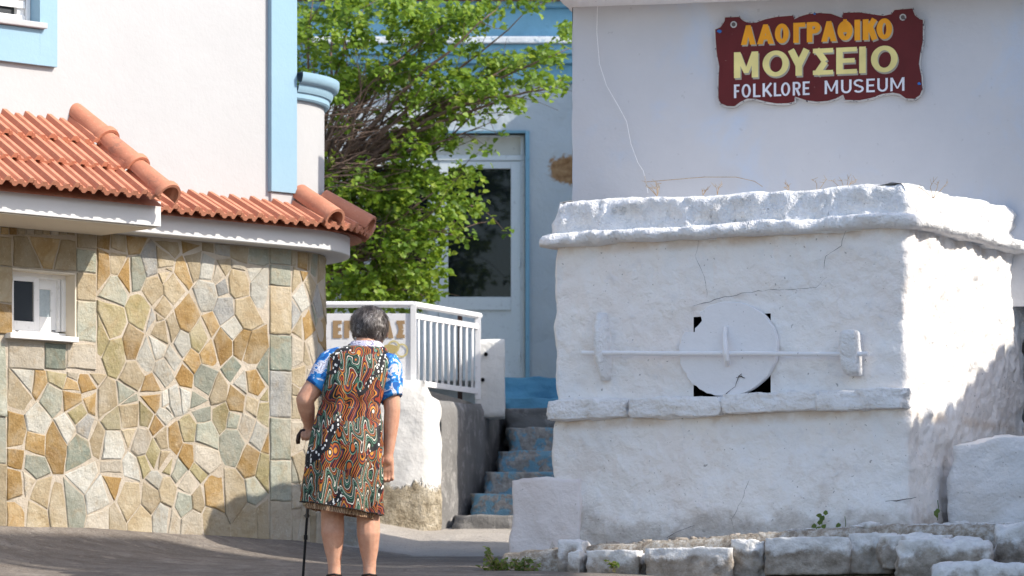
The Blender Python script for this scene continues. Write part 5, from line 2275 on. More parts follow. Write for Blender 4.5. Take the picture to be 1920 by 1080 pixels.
# ------------------------------------------------------------------ neighbouring house across the street (it shades the lower right)
nb = empty("neighbour_house", "tiled house across the street, right of the picture, shading the stones", "house")
EX, EZN = 5.78, 4.40
mb = MB()
mb.box(EX + 0.45, EX + 7, 15.0, 24.05, -2, EZN - 0.05)
mb.build("wall", M['house_white'], nb)
mb = MB()
mb.hexa([(EX + 0.05, 14.8, EZN - 0.03), (EX + 4, 14.8, EZN - 0.03), (EX + 4, 24.25, EZN - 0.03), (EX + 0.05, 24.25, EZN - 0.03),
         (EX + 0.05, 14.8, EZN), (EX + 4, 14.8, EZN + 1.5), (EX + 4, 24.25, EZN + 1.5), (EX + 0.05, 24.25, EZN)])
nbroof = mb.build("roof", M['tile'], nb)
src = None
for i in range(58):
    y = 15.0 + i * 0.16
    if src is None:
        m_ = MB()
        rows = []
        for q in (0.0, 3.9):
            rows.append([V((q, 0.085 * math.cos(t), 0.07 * math.sin(t) + q * 0.38)) for t in [math.pi * k / 6 for k in range(7)]])
        m_.quadgrid(rows)
        o = m_.build("roof_tile", M['tile'], nbroof)
        src = o.data
    else:
        o = bpy.data.objects.new("roof_tile", src)
        COL.objects.link(o)
        o.parent = nbroof
    o.matrix_basis = Matrix.Translation((EX - 0.05 + rt.uniform(-0.12, 0.08), y, EZN + 0.02))
# added unseen slab, shaped to cast the long shadow band across the street
ZC = 8.0
gq = [(-3.3, 23.48), (0.36, 22.62), (0.36, 23.72), (-1.9, 24.66)]
cq = []
for x, y in gq:
    g = ground_z(x, y)
    d = (ZC - g) / SDIR.z
    cq.append((x + SDIR.x * d, y + SDIR.y * d))
mb = MB()
nc = len(cq)
mb.quadgrid([[V((x, y, z)) for x, y in cq] for z in (ZC, ZC + 0.12)], closed_u=True)
mb.face(*reversed(range(nc)))
mb.face(*[nc + i for i in range(nc)])
mb.build("shade_slab", M['house_white'], nb)
for x, y in (cq[0], tuple(lerp(a, b, 0.3) for a, b in zip(cq[0], cq[1])), cq[3]):
    mb = MB()
    mb.box(x - 0.04, x + 0.04, y - 0.04, y + 0.04, EZN - 0.2, ZC)
    mb.build("shade_slab_post", M['white_paint'], nb)

# ------------------------------------------------------------------ weeds
rw = random.Random(31)


def weed(name, px, py, D, h, n, spread, label, grp=None, flower=False):
    w = empty(name, label, "plant", grp)
    b0 = P(px, py, D)
    mb = MB()
    items = []
    for i in range(n):
        e = b0 + V((rw.gauss(0, spread), rw.gauss(0, spread * 0.5), h * rw.uniform(0.5, 1.0)))
        m_ = lerp(b0, e, 0.5) + V((rw.gauss(0, 0.015), 0, 0.02))
        mb.tube([b0 + V((rw.gauss(0, 0.01), 0, 0)), m_, e], [0.003, 0.0025, 0.0012], 4, cap=False)
        for k_ in range(9):
            t = rw.uniform(0.2, 1.0)
            p = lerp(lerp(b0, m_, t), lerp(m_, e, t), t)
            items.append((p, V((rw.gauss(0, .6), rw.gauss(-.3, .6), 0.8)).normalized(), V((rw.gauss(0, 1), rw.gauss(0, 1), 0.3)), rw.uniform(0.016, 0.032), rw.random()))
    mb.build("stems", M['weed'] if False else M['twig_dry'], w)
    leaf_cloud("leaves", M['weed'], items, w)
    return w


weed("weed_plant", 938, 1090, 23.75, 0.17, 22, 0.055, "tufty green weed growing at the foot of the buttress")
weed("weed_plant", 985, 1088, 23.7, 0.13, 16, 0.05, "low weed with pale tips right of the tufty one by the buttress")
weed("weed_plant", 915, 1085, 23.8, 0.20, 4, 0.012, "single tall thin weed stalk left of the buttress")
weed("weed_plant", 1022, 1080, 23.8, 0.09, 8, 0.045, "sparse weed between the buttress and the first border stone")
weed("weed_plant", 1150, 1072, 23.3, 0.07, 4, 0.02, "tiny weed growing before the squared sunlit border stone")
for px, py, lab in ((1540, 988, "small sprig with round dark leaves at the wall foot"), (1584, 992, "single round-leaved sprig right of the larger one at the wall foot"),
                    (1758, 962, "tiny green plant in the corner between block and low wall")):
    w = empty("wall_sprig", lab, "plant")
    b0 = MF.w(*MF.hit(px, py, 0.12), 0.12)
    mb = MB()
    mb.tube([b0 - V((0, 0, 0.04)), b0 + V((0.005, 0, 0.03)), b0 + V((0.0, 0, 0.07))], 0.0025, 4)
    mb.build("stem", M['weed'], w)
    its = []
    for k_ in range(10 if px == 1540 else 3):
        its.append((b0 + V((rw.uniform(-0.03, 0.03), -0.02, rw.uniform(-0.03, 0.08) if px == 1540 else rw.uniform(-0.01, 0.04))), V((rw.gauss(0, .3), -1, rw.gauss(0.3, .3))).normalized(),
                    V((rw.gauss(0, 1), 0, rw.gauss(0, 1))), 0.034, rw.uniform(0, 0.3)))
    leaf_cloud("leaves", M['weed'], its, w)


def dry_weed(px, py, h, n, lab):
    w = empty("dry_weed", lab, "plant", "dry weeds on the coping")
    b0 = MF.w(*MF.hit(px, py, -0.10), -0.10)
    mb = MB()
    for i in range(n):
        e = b0 + V((rw.uniform(-1, 1) * h * 0.9, rw.uniform(-0.3, 0.3) * h, h * rw.uniform(0.5, 1)))
        m_ = lerp(b0, e, 0.55) + V((rw.gauss(0, 0.01), 0, 0.012))
        mb.tube([b0, m_, e], [0.0025, 0.002, 0.0012], 4, cap=False)
        for k_ in range(3):
            q = lerp(m_, e, rw.uniform(0.1, 0.9))
            mb.tube([q, q + V((rw.uniform(-.03, .03), 0, rw.uniform(0, .03)))], [0.0016, 0.001], 3, cap=False)
    mb.build("stalks", M['twig_dry'], w)


dry_weed(1232, 368, 0.09, 6, "dry straw weed on the coping below the hanging wire")
dry_weed(1318, 366, 0.03, 3, "smallest dry tuft on the coping, right of the wire")
dry_weed(1345, 366, 0.07, 3, "thin bent dry stalk on the coping left of the middle")
dry_weed(1478, 363, 0.06, 3, "dry stalk leaning left on the coping below the sign")
dry_weed(1532, 362, 0.13, 2, "pale tall grass stalk on the coping below the sign")
dry_weed(1585, 361, 0.10, 5, "branching rusty dry weed near the coping's right corner")
dry_weed(1750, 372, 0.10, 4, "reddish dry weed on the coping right of the corner")

# ------------------------------------------------------------------ the woman with her cane
WD = 22.3
PPM = F / WD
GX = 655.0
WZ = ground_z(Xp(GX, WD), WD)
FOOT_PY = HY - WZ / WD * F               # picture row of the ground she stands on


def Wp(px, py, y=0.0):
    """body-local point: x right, y away from the camera, z up from the ground at her feet"""
    return V(((px - GX) / PPM, y, (FOOT_PY - py) / PPM))


woman = empty("person", "stooped person in a multicoloured patterned dress walking away, leaning on a cane", "person")
woman.location = (Xp(GX, WD), WD, WZ)


def m_skin():
    m = NT('skin', 0.55)
    col = m.ramp(m.noise(18, 6, 0.68), [(0.3, (0.47, 0.23, 0.145)), (0.7, (0.60, 0.34, 0.235))])
    col = m.mix(m.math('MULTIPLY', m.step(m.noise(60, 3), 0.58, 0.72), 0.35), col, (0.42, 0.20, 0.13))
    m.color(col)
    m.b.inputs["Subsurface Weight"].default_value = 0.12
    m.b.inputs["Subsurface Radius"].default_value = (0.012, 0.005, 0.003)
    m.b.inputs["Subsurface Scale"].default_value = 1.0
    m.bump(m.noise(70, 4), 0.25, 0.003)
    return m.mat


def m_dress():
    m = NT('psychedelic_print_fabric', 0.6)
    x, y, z = sep(m)[:3]
    ang = m.math('ADD', x, m.math('MULTIPLY', y, 0.35))
    n = m.noise(6, 2, 0.45)
    n2 = m.math('SUBTRACT', n, 0.5)
    nf = m.math('SUBTRACT', m.noise(22, 2, 0.5), 0.5)
    K = (0.008, 0.007, 0.009)
    cream, gold, red, plum, grn, teal = (0.66, 0.60, 0.48), (0.55, 0.22, 0.025), (0.27, 0.035, 0.016), (0.075, 0.02, 0.045), (0.035, 0.10, 0.06), (0.10, 0.21, 0.15)
    rust = (0.36, 0.085, 0.015)
    # smooth flame waves: bands heaved into tall narrow peaks
    wv = m.math('SINE', m.math('ADD', m.math('MULTIPLY', ang, 88.0), m.math('MULTIPLY', n2, 9.0)))
    wv = m.math('MULTIPLY', wv, m.math('ADD', 0.75, m.math('MULTIPLY', n2, 2.0)))
    v1 = m.math('ADD', m.math('MULTIPLY', z, 6.6), m.math('MULTIPLY', wv, 0.62))
    v1 = m.math('ADD', v1, m.math('MULTIPLY', ang, -5.0))
    f1 = m.math('FRACT', m.math('ADD', v1, m.math('MULTIPLY', n2, 2.2)))
    green = m.ramp(f1, [(0.0, K), (0.10, grn), (0.19, K), (0.26, teal), (0.34, K), (0.40, cream), (0.46, K), (0.54, grn), (0.62, plum), (0.68, gold), (0.74, K), (0.80, red), (0.88, K), (0.94, cream)], 'CONSTANT')
    # lobed orange stripes that pinch in and out
    v2 = m.math('ADD', m.math('MULTIPLY', ang, 12.5), m.math('MULTIPLY', m.math('SINE', m.math('ADD', m.math('MULTIPLY', z, 44.0), m.math('MULTIPLY', n2, 12.0))), 0.22))
    v2 = m.math('ADD', v2, m.math('ADD', m.math('MULTIPLY', n2, 2.4), m.math('MULTIPLY', z, 1.6)))
    f2 = m.math('FRACT', v2)
    orange = m.ramp(f2, [(0.0, rust), (0.07, K), (0.15, rust), (0.21, K), (0.28, gold), (0.33, plum), (0.43, K), (0.53, red), (0.59, K), (0.66, rust), (0.72, plum), (0.80, K), (0.88, gold), (0.92, K)], 'CONSTANT')
    # eyes: nested ovals strung down the cloth
    mp = m.mapping((17, 5, 9.0), loc=(0.3, 0, 0.2))
    vo = m.vor(1.0, 'F1', mp)
    vo.inputs["Randomness"].default_value = 0.75
    dist = m.math('ADD', vo.outputs["Distance"], m.math('MULTIPLY', nf, 0.10))
    eye = m.ramp(dist, [(0.0, cream), (0.10, K), (0.17, gold), (0.26, plum), (0.33, rust), (0.41, K), (0.46, teal), (0.52, K)], 'CONSTANT')
    eyem = m.step(dist, 0.50, 0.49)
    # black and white dashes
    mpd = m.mapping((70, 30, 42), rot=(0, 0.5, 0))
    vd = m.vor(1.0, 'F1', mpd)
    dots = m.ramp(vd.outputs["Distance"], [(0.0, (0.70, 0.68, 0.64)), (0.33, K)], 'CONSTANT')
    zone = m.noise(7.0, 1, 0.3, m.mapping((1.0, 1.0, 0.6)))
    lowmask = m.step(z, 0.66, 0.50)
    upmask = m.step(z, 1.00, 1.12)
    zz = m.math('ADD', zone, m.math('MULTIPLY', m.math('ADD', lowmask, m.math('MULTIPLY', upmask, 0.7)), 0.15))
    pick = m.noise(8, 1, 0.3, m.mapping((1, 1, 0.7), loc=(3, 1, 2)))
    col = m.mix(m.math('MULTIPLY', eyem, m.step(pick, 0.50, 0.51)), orange, eye)
    col = m.mix(m.step(zz, 0.535, 0.545), col, green)
    band = m.math('FRACT', m.math('ADD', m.math('MULTIPLY', ang, 4.2), m.math('ADD', m.math('MULTIPLY', z, -3.1), m.math('MULTIPLY', n2, 1.2))))
    bm_ = m.math('MULTIPLY', m.step(band, 0.17, 0.16), m.step(m.noise(5, 1, 0.3, m.mapping((1, 1, 1), loc=(9, 2, 4))), 0.47, 0.49))
    col = m.mix(bm_, col, dots)
    m.color(col)
    m.b.inputs["Sheen Weight"].default_value = 0.08
    m.bump(m.noise(260, 2), 0.15, 0.001)
    return m.mat


def m_sleeve():
    m = NT('blue_white_floral_fabric', 0.7)
    n = m.noise(17, 2, 0.5, dist=1.2)
    col = m.ramp(n, [(0.0, (0.015, 0.10, 0.34)), (0.44, (0.03, 0.22, 0.55)), (0.53, (0.62, 0.62, 0.70)), (0.60, (0.34, 0.32, 0.42)), (0.66, (0.70, 0.70, 0.76)), (0.74, (0.02, 0.15, 0.45))], 'CONSTANT')
    m.color(col)
    m.bump(m.noise(200, 2), 0.2, 0.001)
    return m.mat


def m_collar():
    m = NT('lavender_striped_fabric', 0.7)
    f = m.math('FRACT', m.math('MULTIPLY', m.math('ADD', sep(m)[0], m.math('MULTIPLY', m.noise(20, 2), 0.12)), 55.0))
    m.color(m.ramp(f, [(0.0, (0.62, 0.60, 0.70)), (0.62, (0.20, 0.18, 0.30))], 'CONSTANT'))
    return m.mat


def m_sheer():
    m = NT('sheer_brown_underskirt', 0.8)
    f = m.math('FRACT', m.math('MULTIPLY', m.math('ADD', sep(m)[0], m.math('MULTIPLY', m.noise(30, 2), 0.05)), 70.0))
    m.color(m.ramp(f, [(0.0, (0.22, 0.13, 0.08)), (0.55, (0.42, 0.28, 0.17)), (0.85, (0.05, 0.03, 0.02))], 'CONSTANT'))
    return m.mat


def m_hair():
    m = NT('greying_brown_hair', 0.42)
    at_ = m.n("ShaderNodeAttribute", attribute_name="tone")
    m.color(m.ramp(at_.outputs["Fac"], [(0.0, (0.035, 0.026, 0.022)), (0.5, (0.11, 0.09, 0.08)), (0.85, (0.30, 0.27, 0.25)), (1.0, (0.50, 0.47, 0.44))]))
    m.b.inputs["Specular IOR Level"].default_value = 0.5
    return m.mat


M['skin'], M['dress'], M['sleeve'], M['collar'], M['sheer'], M['hair'] = m_skin(), m_dress(), m_sleeve(), m_collar(), m_sheer(), m_hair()
M['shoe'] = NT('black_leather', 0.5).color((0.02, 0.017, 0.016)).mat
M['cane_handle'] = NT('dark_brown_varnished_wood', 0.3).color((0.035, 0.014, 0.009)).mat
M['cane_shaft'] = NT('dark_grey_metal_shaft', 0.35).color((0.06, 0.055, 0.052)).mat
M['cane_shaft'].node_tree.nodes['Principled BSDF'].inputs['Metallic'].default_value = 0.6
M['rubber'] = NT('black_rubber', 0.8).color((0.015, 0.015, 0.015)).mat

body = MB()


def ball(c, r, sy=1.0, szz=1.0, sx=1.0, seg=14):
    c = V(c)
    rows = []
    for i in range(seg + 1):
        t = -math.pi / 2 + math.pi * i / seg
        rr = max(math.cos(t), 1e-3)
        rows.append([c + V((r * sx * rr * math.cos(2 * math.pi * k / seg), r * sy * rr * math.sin(2 * math.pi * k / seg), r * szz * math.sin(t))) for k in range(seg)])
    b = body.quadgrid(rows, closed_u=True)
    body.face(*[b + k for k in reversed(range(seg))])
    e = b + seg * seg
    body.face(*[e + k for k in range(seg)])


def limb(pts):
    """pts: (vector, radius): tapered tube with round joints, one closed surface per chain"""
    fine = []
    for (a, ra), (b, rb_) in zip(pts, pts[1:]):
        n = 5
        for i in range(n):
            fine.append((lerp(V(a), V(b), i / n), lerp(ra, rb_, i / n)))
    fine.append((V(pts[-1][0]), pts[-1][1]))
    P_ = [f[0] for f in fine]
    body.tube(P_, [f[1] for f in fine], 14)
    for a, ra in (pts[0], pts[-1]):
        ball(a, ra * 0.99)
    for a, ra in pts[1:-1]:
        ball(a, ra * 0.985)


# trunk
ball(Wp(650, 862, 0.0), 0.15, 0.80, 0.85, 1.06)
ball(Wp(655, 795, 0.025), 0.135, 0.72, 1.3)
ball(Wp(662, 726, 0.07), 0.138, 0.72, 1.25, 1.05)
ball(Wp(672, 682, 0.11), 0.130, 0.72, 0.72, 1.15)
limb([(Wp(676, 668, 0.11), 0.07), (Wp(683, 646, 0.15), 0.058), (Wp(689, 622, 0.19), 0.056)])
# head, tipped forward and a little to the right
HC = Wp(690, 606, 0.215)
ball(HC, 0.088, 1.18, 1.10, 0.96, 20)
ball(HC + V((0.018, 0.060, -0.055)), 0.062, 1.0, 1.0, 0.9)
ball(HC + V((0.030, 0.095, -0.085)), 0.026)                       # chin
limb([(HC + V((0.026, 0.108, 0.005)), 0.009), (HC + V((0.031, 0.126, -0.026)), 0.014)])   # nose
limb([(HC + V((0.008, 0.104, -0.056)), 0.008), (HC + V((0.048, 0.100, -0.056)), 0.008)])  # lips
for sx_ in (-1, 1):
    ec = HC + V((0.086 * sx_ + 0.004, 0.012, -0.028))
    ball(ec, 0.030, 0.62, 1.05, 0.34)                              # ears
    limb([(HC + V((0.026 + 0.012 * sx_, 0.098, 0.022)), 0.008), (HC + V((0.026 + 0.044 * sx_, 0.088, 0.020)), 0.007)])  # brow
# arms
LS, LE, LW = Wp(622, 676, 0.10), Wp(571, 748, 0.04), Wp(577, 792, 0.15)
limb([(LS, 0.062), (lerp(LS, LE, 0.5), 0.056), (LE, 0.047)])
limb([(LE, 0.047), (lerp(LE, LW, 0.35), 0.046), (LW, 0.030)])
RS_, RE, RW = Wp(727, 684, 0.09), Wp(735, 768, 0.05), Wp(728, 850, 0.04)
limb([(RS_, 0.060), (lerp(RS_, RE, 0.5), 0.050), (RE, 0.043)])
limb([(RE, 0.043), (lerp(RE, RW, 0.35), 0.041), (RW, 0.027)])
# right hand hangs, palm turned back to the camera, fingers curled
pc = Wp(725, 872, 0.035)
limb([(RW, 0.026), (Wp(726, 862, 0.038), 0.030)])
for k_, dx in enumerate((-0.024, -0.008, 0.009, 0.025)):
    limb([(Wp(726, 858, 0.045) + V((dx * 0.7, 0, 0)), 0.016), (pc + V((dx, 0.012, -0.026)), 0.0135)])
for k_, (dx, ln) in enumerate(((-0.026, 0.036), (-0.009, 0.042), (0.009, 0.040), (0.026, 0.032))):
    b0 = pc + V((dx, 0.012, -0.028))
    b1 = b0 + V((dx * 0.12, 0.002, -ln))
    b2 = b1 + V((0, -0.022, -0.014))
    b3 = b2 + V((0, -0.018, 0.006))
    limb([(b0, 0.0105), (b1, 0.0098), (b2, 0.009), (b3, 0.0078)])
t0 = Wp(716, 862, 0.025)
limb([(t0, 0.014), (t0 + V((-0.020, -0.008, -0.028)), 0.0118), (t0 + V((-0.016, -0.018, -0.058)), 0.0098)])
# left hand closed over the cane's crook
HG = Wp(576, 806, 0.175)
limb([(LW, 0.029), (HG + V((0, -0.006, 0.010)), 0.030)])
for k_, dx in enumerate((-0.018, -0.006, 0.007, 0.019)):
    limb([(LW + V((dx * 0.6, 0.012, -0.012)), 0.014), (HG + V((dx, 0.008, 0.004)), 0.013)])
for k_, dx in enumerate((-0.028, -0.010, 0.008, 0.025)):
    b0 = HG + V((dx, -0.004, 0.006))
    b1 = b0 + V((-0.004, -0.026, -0.012))
    b2 = b1 + V((0.0, -0.006, -0.024 + 0.003 * abs(k_ - 1)))
    b3 = b2 + V((0.002, 0.014, -0.012))
    limb([(b0, 0.0112), (b1, 0.0108), (b2, 0.0098), (b3, 0.0085)])
limb([(HG + V((0.024, 0.0, 0.008)), 0.013), (HG + V((0.030, -0.016, -0.022)), 0.0115), (HG + V((0.020, -0.020, -0.048)), 0.0095)])
# legs
for hx, hy_, kx, ky, cx_, cyy, ax, ay in ((632, 870, 623, 962, 624, 1000, 627, 1062), (682, 870, 690, 966, 691, 1002, 693, 1064)):
    hip, kn, cf, an = Wp(hx, hy_, 0.0), Wp(kx, ky, 0.02), Wp(cx_, cyy, 0.0), Wp(ax, ay, 0.0)
    limb([(hip, 0.087), (lerp(hip, kn, 0.5), 0.077), (kn, 0.062)])
    limb([(kn, 0.061), (lerp(kn, cf, 0.5) + V((0, -0.006, 0)), 0.0615), (cf + V((0, -0.010, 0)), 0.0615), (lerp(cf, an, 0.45), 0.050), (lerp(cf, an, 0.8), 0.037), (an, 0.034)])
    heel = V((an.x, -0.01, 0.035))
    limb([(an, 0.033), (heel, 0.034)])
    limb([(heel, 0.034), (V((an.x, 0.08, 0.042)), 0.036), (V((an.x + (0.008 if ax > 660 else -0.012), 0.175, 0.026)), 0.024)])
tmp = body.build("body_parts", M['skin'])
md = tmp.modifiers.new("remesh", 'REMESH')
md.mode = 'VOXEL'
md.voxel_size = 0.0045
md.use_smooth_shade = True
ms = tmp.modifiers.new("smooth", 'SMOOTH')
ms.factor = 0.5
ms.iterations = 5
dg = bpy.context.evaluated_depsgraph_get()
me = bpy.data.meshes.new_from_object(tmp.evaluated_get(dg), depsgraph=dg)
me.name = "body"
bpy.data.objects.remove(tmp)
bo = bpy.data.objects.new("body", me)
COL.objects.link(bo)
bo.parent = woman
me.polygons.foreach_set("use_smooth", [True] * len(me.polygons))
for sx_ in (-1, 1):
    mbe = MB()
    c = HC + V((0.026 + 0.028 * sx_, 0.094, 0.006))
    rows = [[c + V((0.011 * math.cos(t) * math.cos(a), 0.011 * math.cos(t) * math.sin(a), 0.011 * math.sin(t))) for a in [2 * math.pi * k / 10 for k in range(10)]]
            for t in [-1.5 + 3.0 * i / 6 for i in range(7)]]
    mbe.quadgrid(rows, closed_u=True)
    mbe.build("eye", NT('eye_white', 0.2).color((0.7, 0.68, 0.65)).mat, woman, smooth=True)


# dress: loft of rounded rings following her bent back
def loft(levels, n=72, fold=None, name="dress", mat=None, seed=0.0):
    """levels: (py_left, py_right, px_left, px_right, y_centre, y_half)"""
    mb = MB()
    rows = []
    m_ = len(levels)
    for i, (yl, yr, xl, xr, yc, yh) in enumerate(levels):
        r = []
        for k in range(n):
            a = 2 * math.pi * k / n
            cx_, hw = (xl + xr) / 2, (xr - xl) / 2
            ca, sa = math.cos(a), math.sin(a)
            e = 0.82
            px_ = cx_ + hw * (abs(ca) ** e) * (1 if ca >= 0 else -1)
            y_ = yc + yh * (abs(sa) ** e) * (1 if sa >= 0 else -1)
            py_ = lerp(yl, yr, (px_ - xl) / (xr - xl))
            p = Wp(px_, py_, y_)
            if fold:
                f = fold(i / (m_ - 1), a)
                d = V((ca, sa, 0))
                p = p + d * f
            r.append(p)
        rows.append(r)
    b = mb.quadgrid(rows, closed_u=True)
    return mb.build(name, mat, woman, smooth=True)


DL = [(643, 645, 652, 716, 0.155, 0.062), (646, 650, 638, 724, 0.145, 0.085), (652, 660, 624, 731, 0.125, 0.105), (664, 672, 613, 735, 0.105, 0.122), (682, 688, 609, 734, 0.09, 0.130),
      (705, 708, 606, 727, 0.072, 0.132), (735, 737, 603, 719, 0.052, 0.130), (757, 760, 601, 714, 0.040, 0.128), (775, 778, 597, 715, 0.030, 0.134), (800, 803, 590, 717, 0.018, 0.145),
      (828, 832, 583, 717, 0.008, 0.154), (858, 864, 578, 716, 0.0, 0.162), (888, 898, 574, 716, 0.0, 0.166), (914, 927, 571, 715, 0.0, 0.169), (932, 950, 570, 714, 0.0, 0.170), (941, 966, 569, 714, 0.0, 0.172)]
dfine = []
for A, B_ in zip(DL, DL[1:]):
    for i in range(4):
        dfine.append(tuple(lerp(a, b, i / 4) for a, b in zip(A, B_)))
dfine.append(DL[-1])


def dfold(t, a):
    f = (0.003 + 0.013 * sm(0.45, 1.0, t)) * math.sin(10 * a + 1.6 * math.sin(3 * a + 1) + t * 2.2) * sm(0.1, 0.45, t)
    f += 0.004 * math.sin(23 * a + 2 * math.sin(2 * a)) * sm(0.38, 0.45, t) * sm(0.75, 0.5, t)
    return f + 0.010 * fb(math.cos(a) * 2.5, math.sin(a) * 2.5, t * 7) - 0.006 * math.exp(-((t - 0.46) / 0.02) ** 2)


dress = loft(dfine, 96, dfold, "dress", M['dress'])
dress["label"] = "sleeveless dress with swirling orange, green and black print"
us_ = [(880, 890, 584, 706, 0.0, 0.148), (920, 930, 579, 704, 0.0, 0.152), (945, 966, 575, 702, 0.0, 0.155), (953, 974, 574, 701, 0.0, 0.156)]
loft(us_, 96, lambda t, a: 0.006 * math.sin(16 * a), "underskirt", M['sheer'])
mbh = MB()
L_ = dfine[-1]
hem = []
for k in range(96):
    a = 2 * math.pi * k / 96
    ca, sa = math.cos(a), math.sin(a)
    px_ = (L_[2] + L_[3]) / 2 + (L_[3] - L_[2]) / 2 * (abs(ca) ** 0.82) * (1 if ca >= 0 else -1)
    y_ = L_[4] + L_[5] * (abs(sa) ** 0.82) * (1 if sa >= 0 else -1)
    hem.append(Wp(px_, lerp(L_[0], L_[1], (px_ - L_[2]) / (L_[3] - L_[2])), y_) + V((ca, sa, 0)) * (dfold(1.0, a) + 0.001))
mbh.tube(hem + [hem[0]], 0.003, 5, cap=False)
mbh.build("hem", M['shoe'], woman, smooth=True)
# neck piping
nk = []
for k in range(48):
    a = 2 * math.pi * k / 48
    nk.append(Wp(684 + 32.5 * math.cos(a), 643.5 + 1.5 * math.cos(a), 0.155 + 0.064 * math.sin(a)))
mbh = MB()
mbh.tube(nk + [nk[0]], 0.004, 5, cap=False)
mbh.build("neck_piping", M['shoe'], woman, smooth=True)


def sleeve(pts, name="sleeve"):
    mb = MB()
    fine = []
    for (a, ra), (b, rb_) in zip(pts, pts[1:]):
        for i in range(5):
            fine.append((lerp(V(a), V(b), i / 5), lerp(ra, rb_, i / 5)))
    fine.append((V(pts[-1][0]), pts[-1][1]))
    rows = []
    d = (V(pts[-1][0]) - V(pts[0][0])).normalized()
    s = d.cross(V((0, 1, 0))).normalized()
    u_ = s.cross(d)
    for i, (p, r) in enumerate(fine):
        t = i / (len(fine) - 1)
        rows.append([p + (s * math.cos(a) + u_ * math.sin(a)) * (r + 0.004 * t * math.sin(5 * a + 2 * t) + 0.004 * fb(a, t * 4, pts[0][1] * 50)) for a in [2 * math.pi * k / 28 for k in range(28)]])
    rows.append([lerp(q, fine[-1][0], 0.16) - d * 0.03 for q in rows[-1]])
    mb.quadgrid(rows, closed_u=True)
    o = mb.build(name, M['sleeve'], woman, smooth=True)
    o["label"] = "blue and white floral short sleeve"
    return o


sleeve([(Wp(648, 660, 0.11), 0.052), (Wp(632, 668, 0.11), 0.070), (Wp(620, 678, 0.10), 0.077), (Wp(604, 702, 0.08), 0.074), (Wp(590, 728, 0.065), 0.066)])
sleeve([(Wp(700, 662, 0.11), 0.050), (Wp(719, 672, 0.10), 0.068), (Wp(729, 690, 0.09), 0.071), (Wp(732, 715, 0.075), 0.064), (Wp(733, 748, 0.06), 0.059)])
# shirt collar lying over the neckline
mb = MB()
rows = []
for j, (rx_, ry_, dz) in enumerate(((0.070, 0.060, 0.012), (0.074, 0.064, 0.016), (0.086, 0.074, 0.004), (0.098, 0.088, -0.014), (0.099, 0.089, -0.017))):
    r = []
    for k in range(40):
        a = math.radians(150) + math.radians(240) * k / 39
        ext = 1.0
        r.append(Wp(684, 641, 0.158) + V((rx_ * math.cos(a), ry_ * math.sin(a), dz + 0.010 * max(0, math.sin(a)))))
    rows.append(r)
mb.quadgrid(rows)
co_ = mb.build("collar", M['collar'], woman, smooth=True)

# hair: short, wavy, greying; locks rooted over the scalp
rh = random.Random(9)
verts, faces, tone = [], [], []


def scalp(a, t, k=1.0):
    return HC + V((0.090 * k * math.cos(t) * math.cos(a), 0.108 * k * math.cos(t) * math.sin(a) - 0.004, 0.101 * k * math.sin(t)))


# under-layer cap
rows = []
mbc = MB()
for i in range(15):
    t = math.radians(lerp(-30, 88, i / 14))
    r = []
    for k in range(40):
        a = 2 * math.pi * k / 40
        back = -math.sin(a)
        tt = t if back > -0.2 else max(t, math.radians(28))
        r.append(scalp(a, tt, 1.055 + 0.02 * fb(math.cos(a) * 6, math.sin(a) * 6, t * 6)))
    rows.append(r)
mbc.quadgrid(rows, closed_u=True)
cap_o = mbc.build("hair_under_layer", M['hair'], woman, smooth=True)
cap_o.data.attributes.new("tone", 'FLOAT', 'POINT')
for lock in range(720):
    a = rh.uniform(0, 2 * math.pi)
    back = -math.sin(a)
    tmin = -30 if back > -0.15 else 32
    t = math.radians(math.degrees(math.asin(rh.uniform(math.sin(math.radians(tmin)), 1.0))))
    p = scalp(a, t, 1.04)
    nrm = (p - HC).normalized()
    # hair flows from the crown down and slightly sideways
    flow = V((0.25 * math.sin(a * 2 + 1), -0.25, -1.0)) + V((rh.gauss(0, 0.35), rh.gauss(0, 0.3), 0))
    flow = (flow - nrm * flow.dot(nrm)).normalized()
    side = nrm.cross(flow)
    L = rh.uniform(0.03, 0.062)
    base_tone = min(1, max(0, 0.41 + 0.5 * fb(p.x * 18, p.y * 18, p.z * 18) + rh.gauss(0, 0.16)))
    curl = rh.uniform(-0.012, 0.012)
    for hh in range(7):
        off = side * rh.uniform(-0.008, 0.008) + flow * rh.uniform(-0.006, 0.006)
        w = rh.uniform(0.0007, 0.0014)
        k0 = len(verts)
        tn = min(1, max(0, base_tone + rh.gauss(0, 0.14)))
        S = 5
        for s in range(S + 1):
            q = s / S
            bend = nrm * (0.010 * math.sin(q * 2.4) - 0.012 * q * q + rh.uniform(-0.001, 0.001))
            wav = side * (curl * math.sin(q * 5.0))
            c = p + off + flow * (L * q) + bend + wav
            # hug the skull
            d = c - HC
            verts.append(tuple(c + side * w * (1 - 0.7 * q)))
            verts.append(tuple(c - side * w * (1 - 0.7 * q)))
            tone += [tn, tn]
        for s in range(S):
            faces.append((k0 + 2 * s, k0 + 2 * s + 1, k0 + 2 * s + 3, k0 + 2 * s + 2))
me = bpy.data.meshes.new("hair")
me.from_pydata(verts, [], faces)
me.polygons.foreach_set("use_smooth", [True] * len(faces))
me.attributes.new("tone", 'FLOAT', 'POINT').data.foreach_set("value", tone)
me.materials.append(M['hair'])
ho = bpy.data.objects.new("hair", me)
COL.objects.link(ho)
ho.parent = woman
ho["label"] = "short wavy greying brown hair"

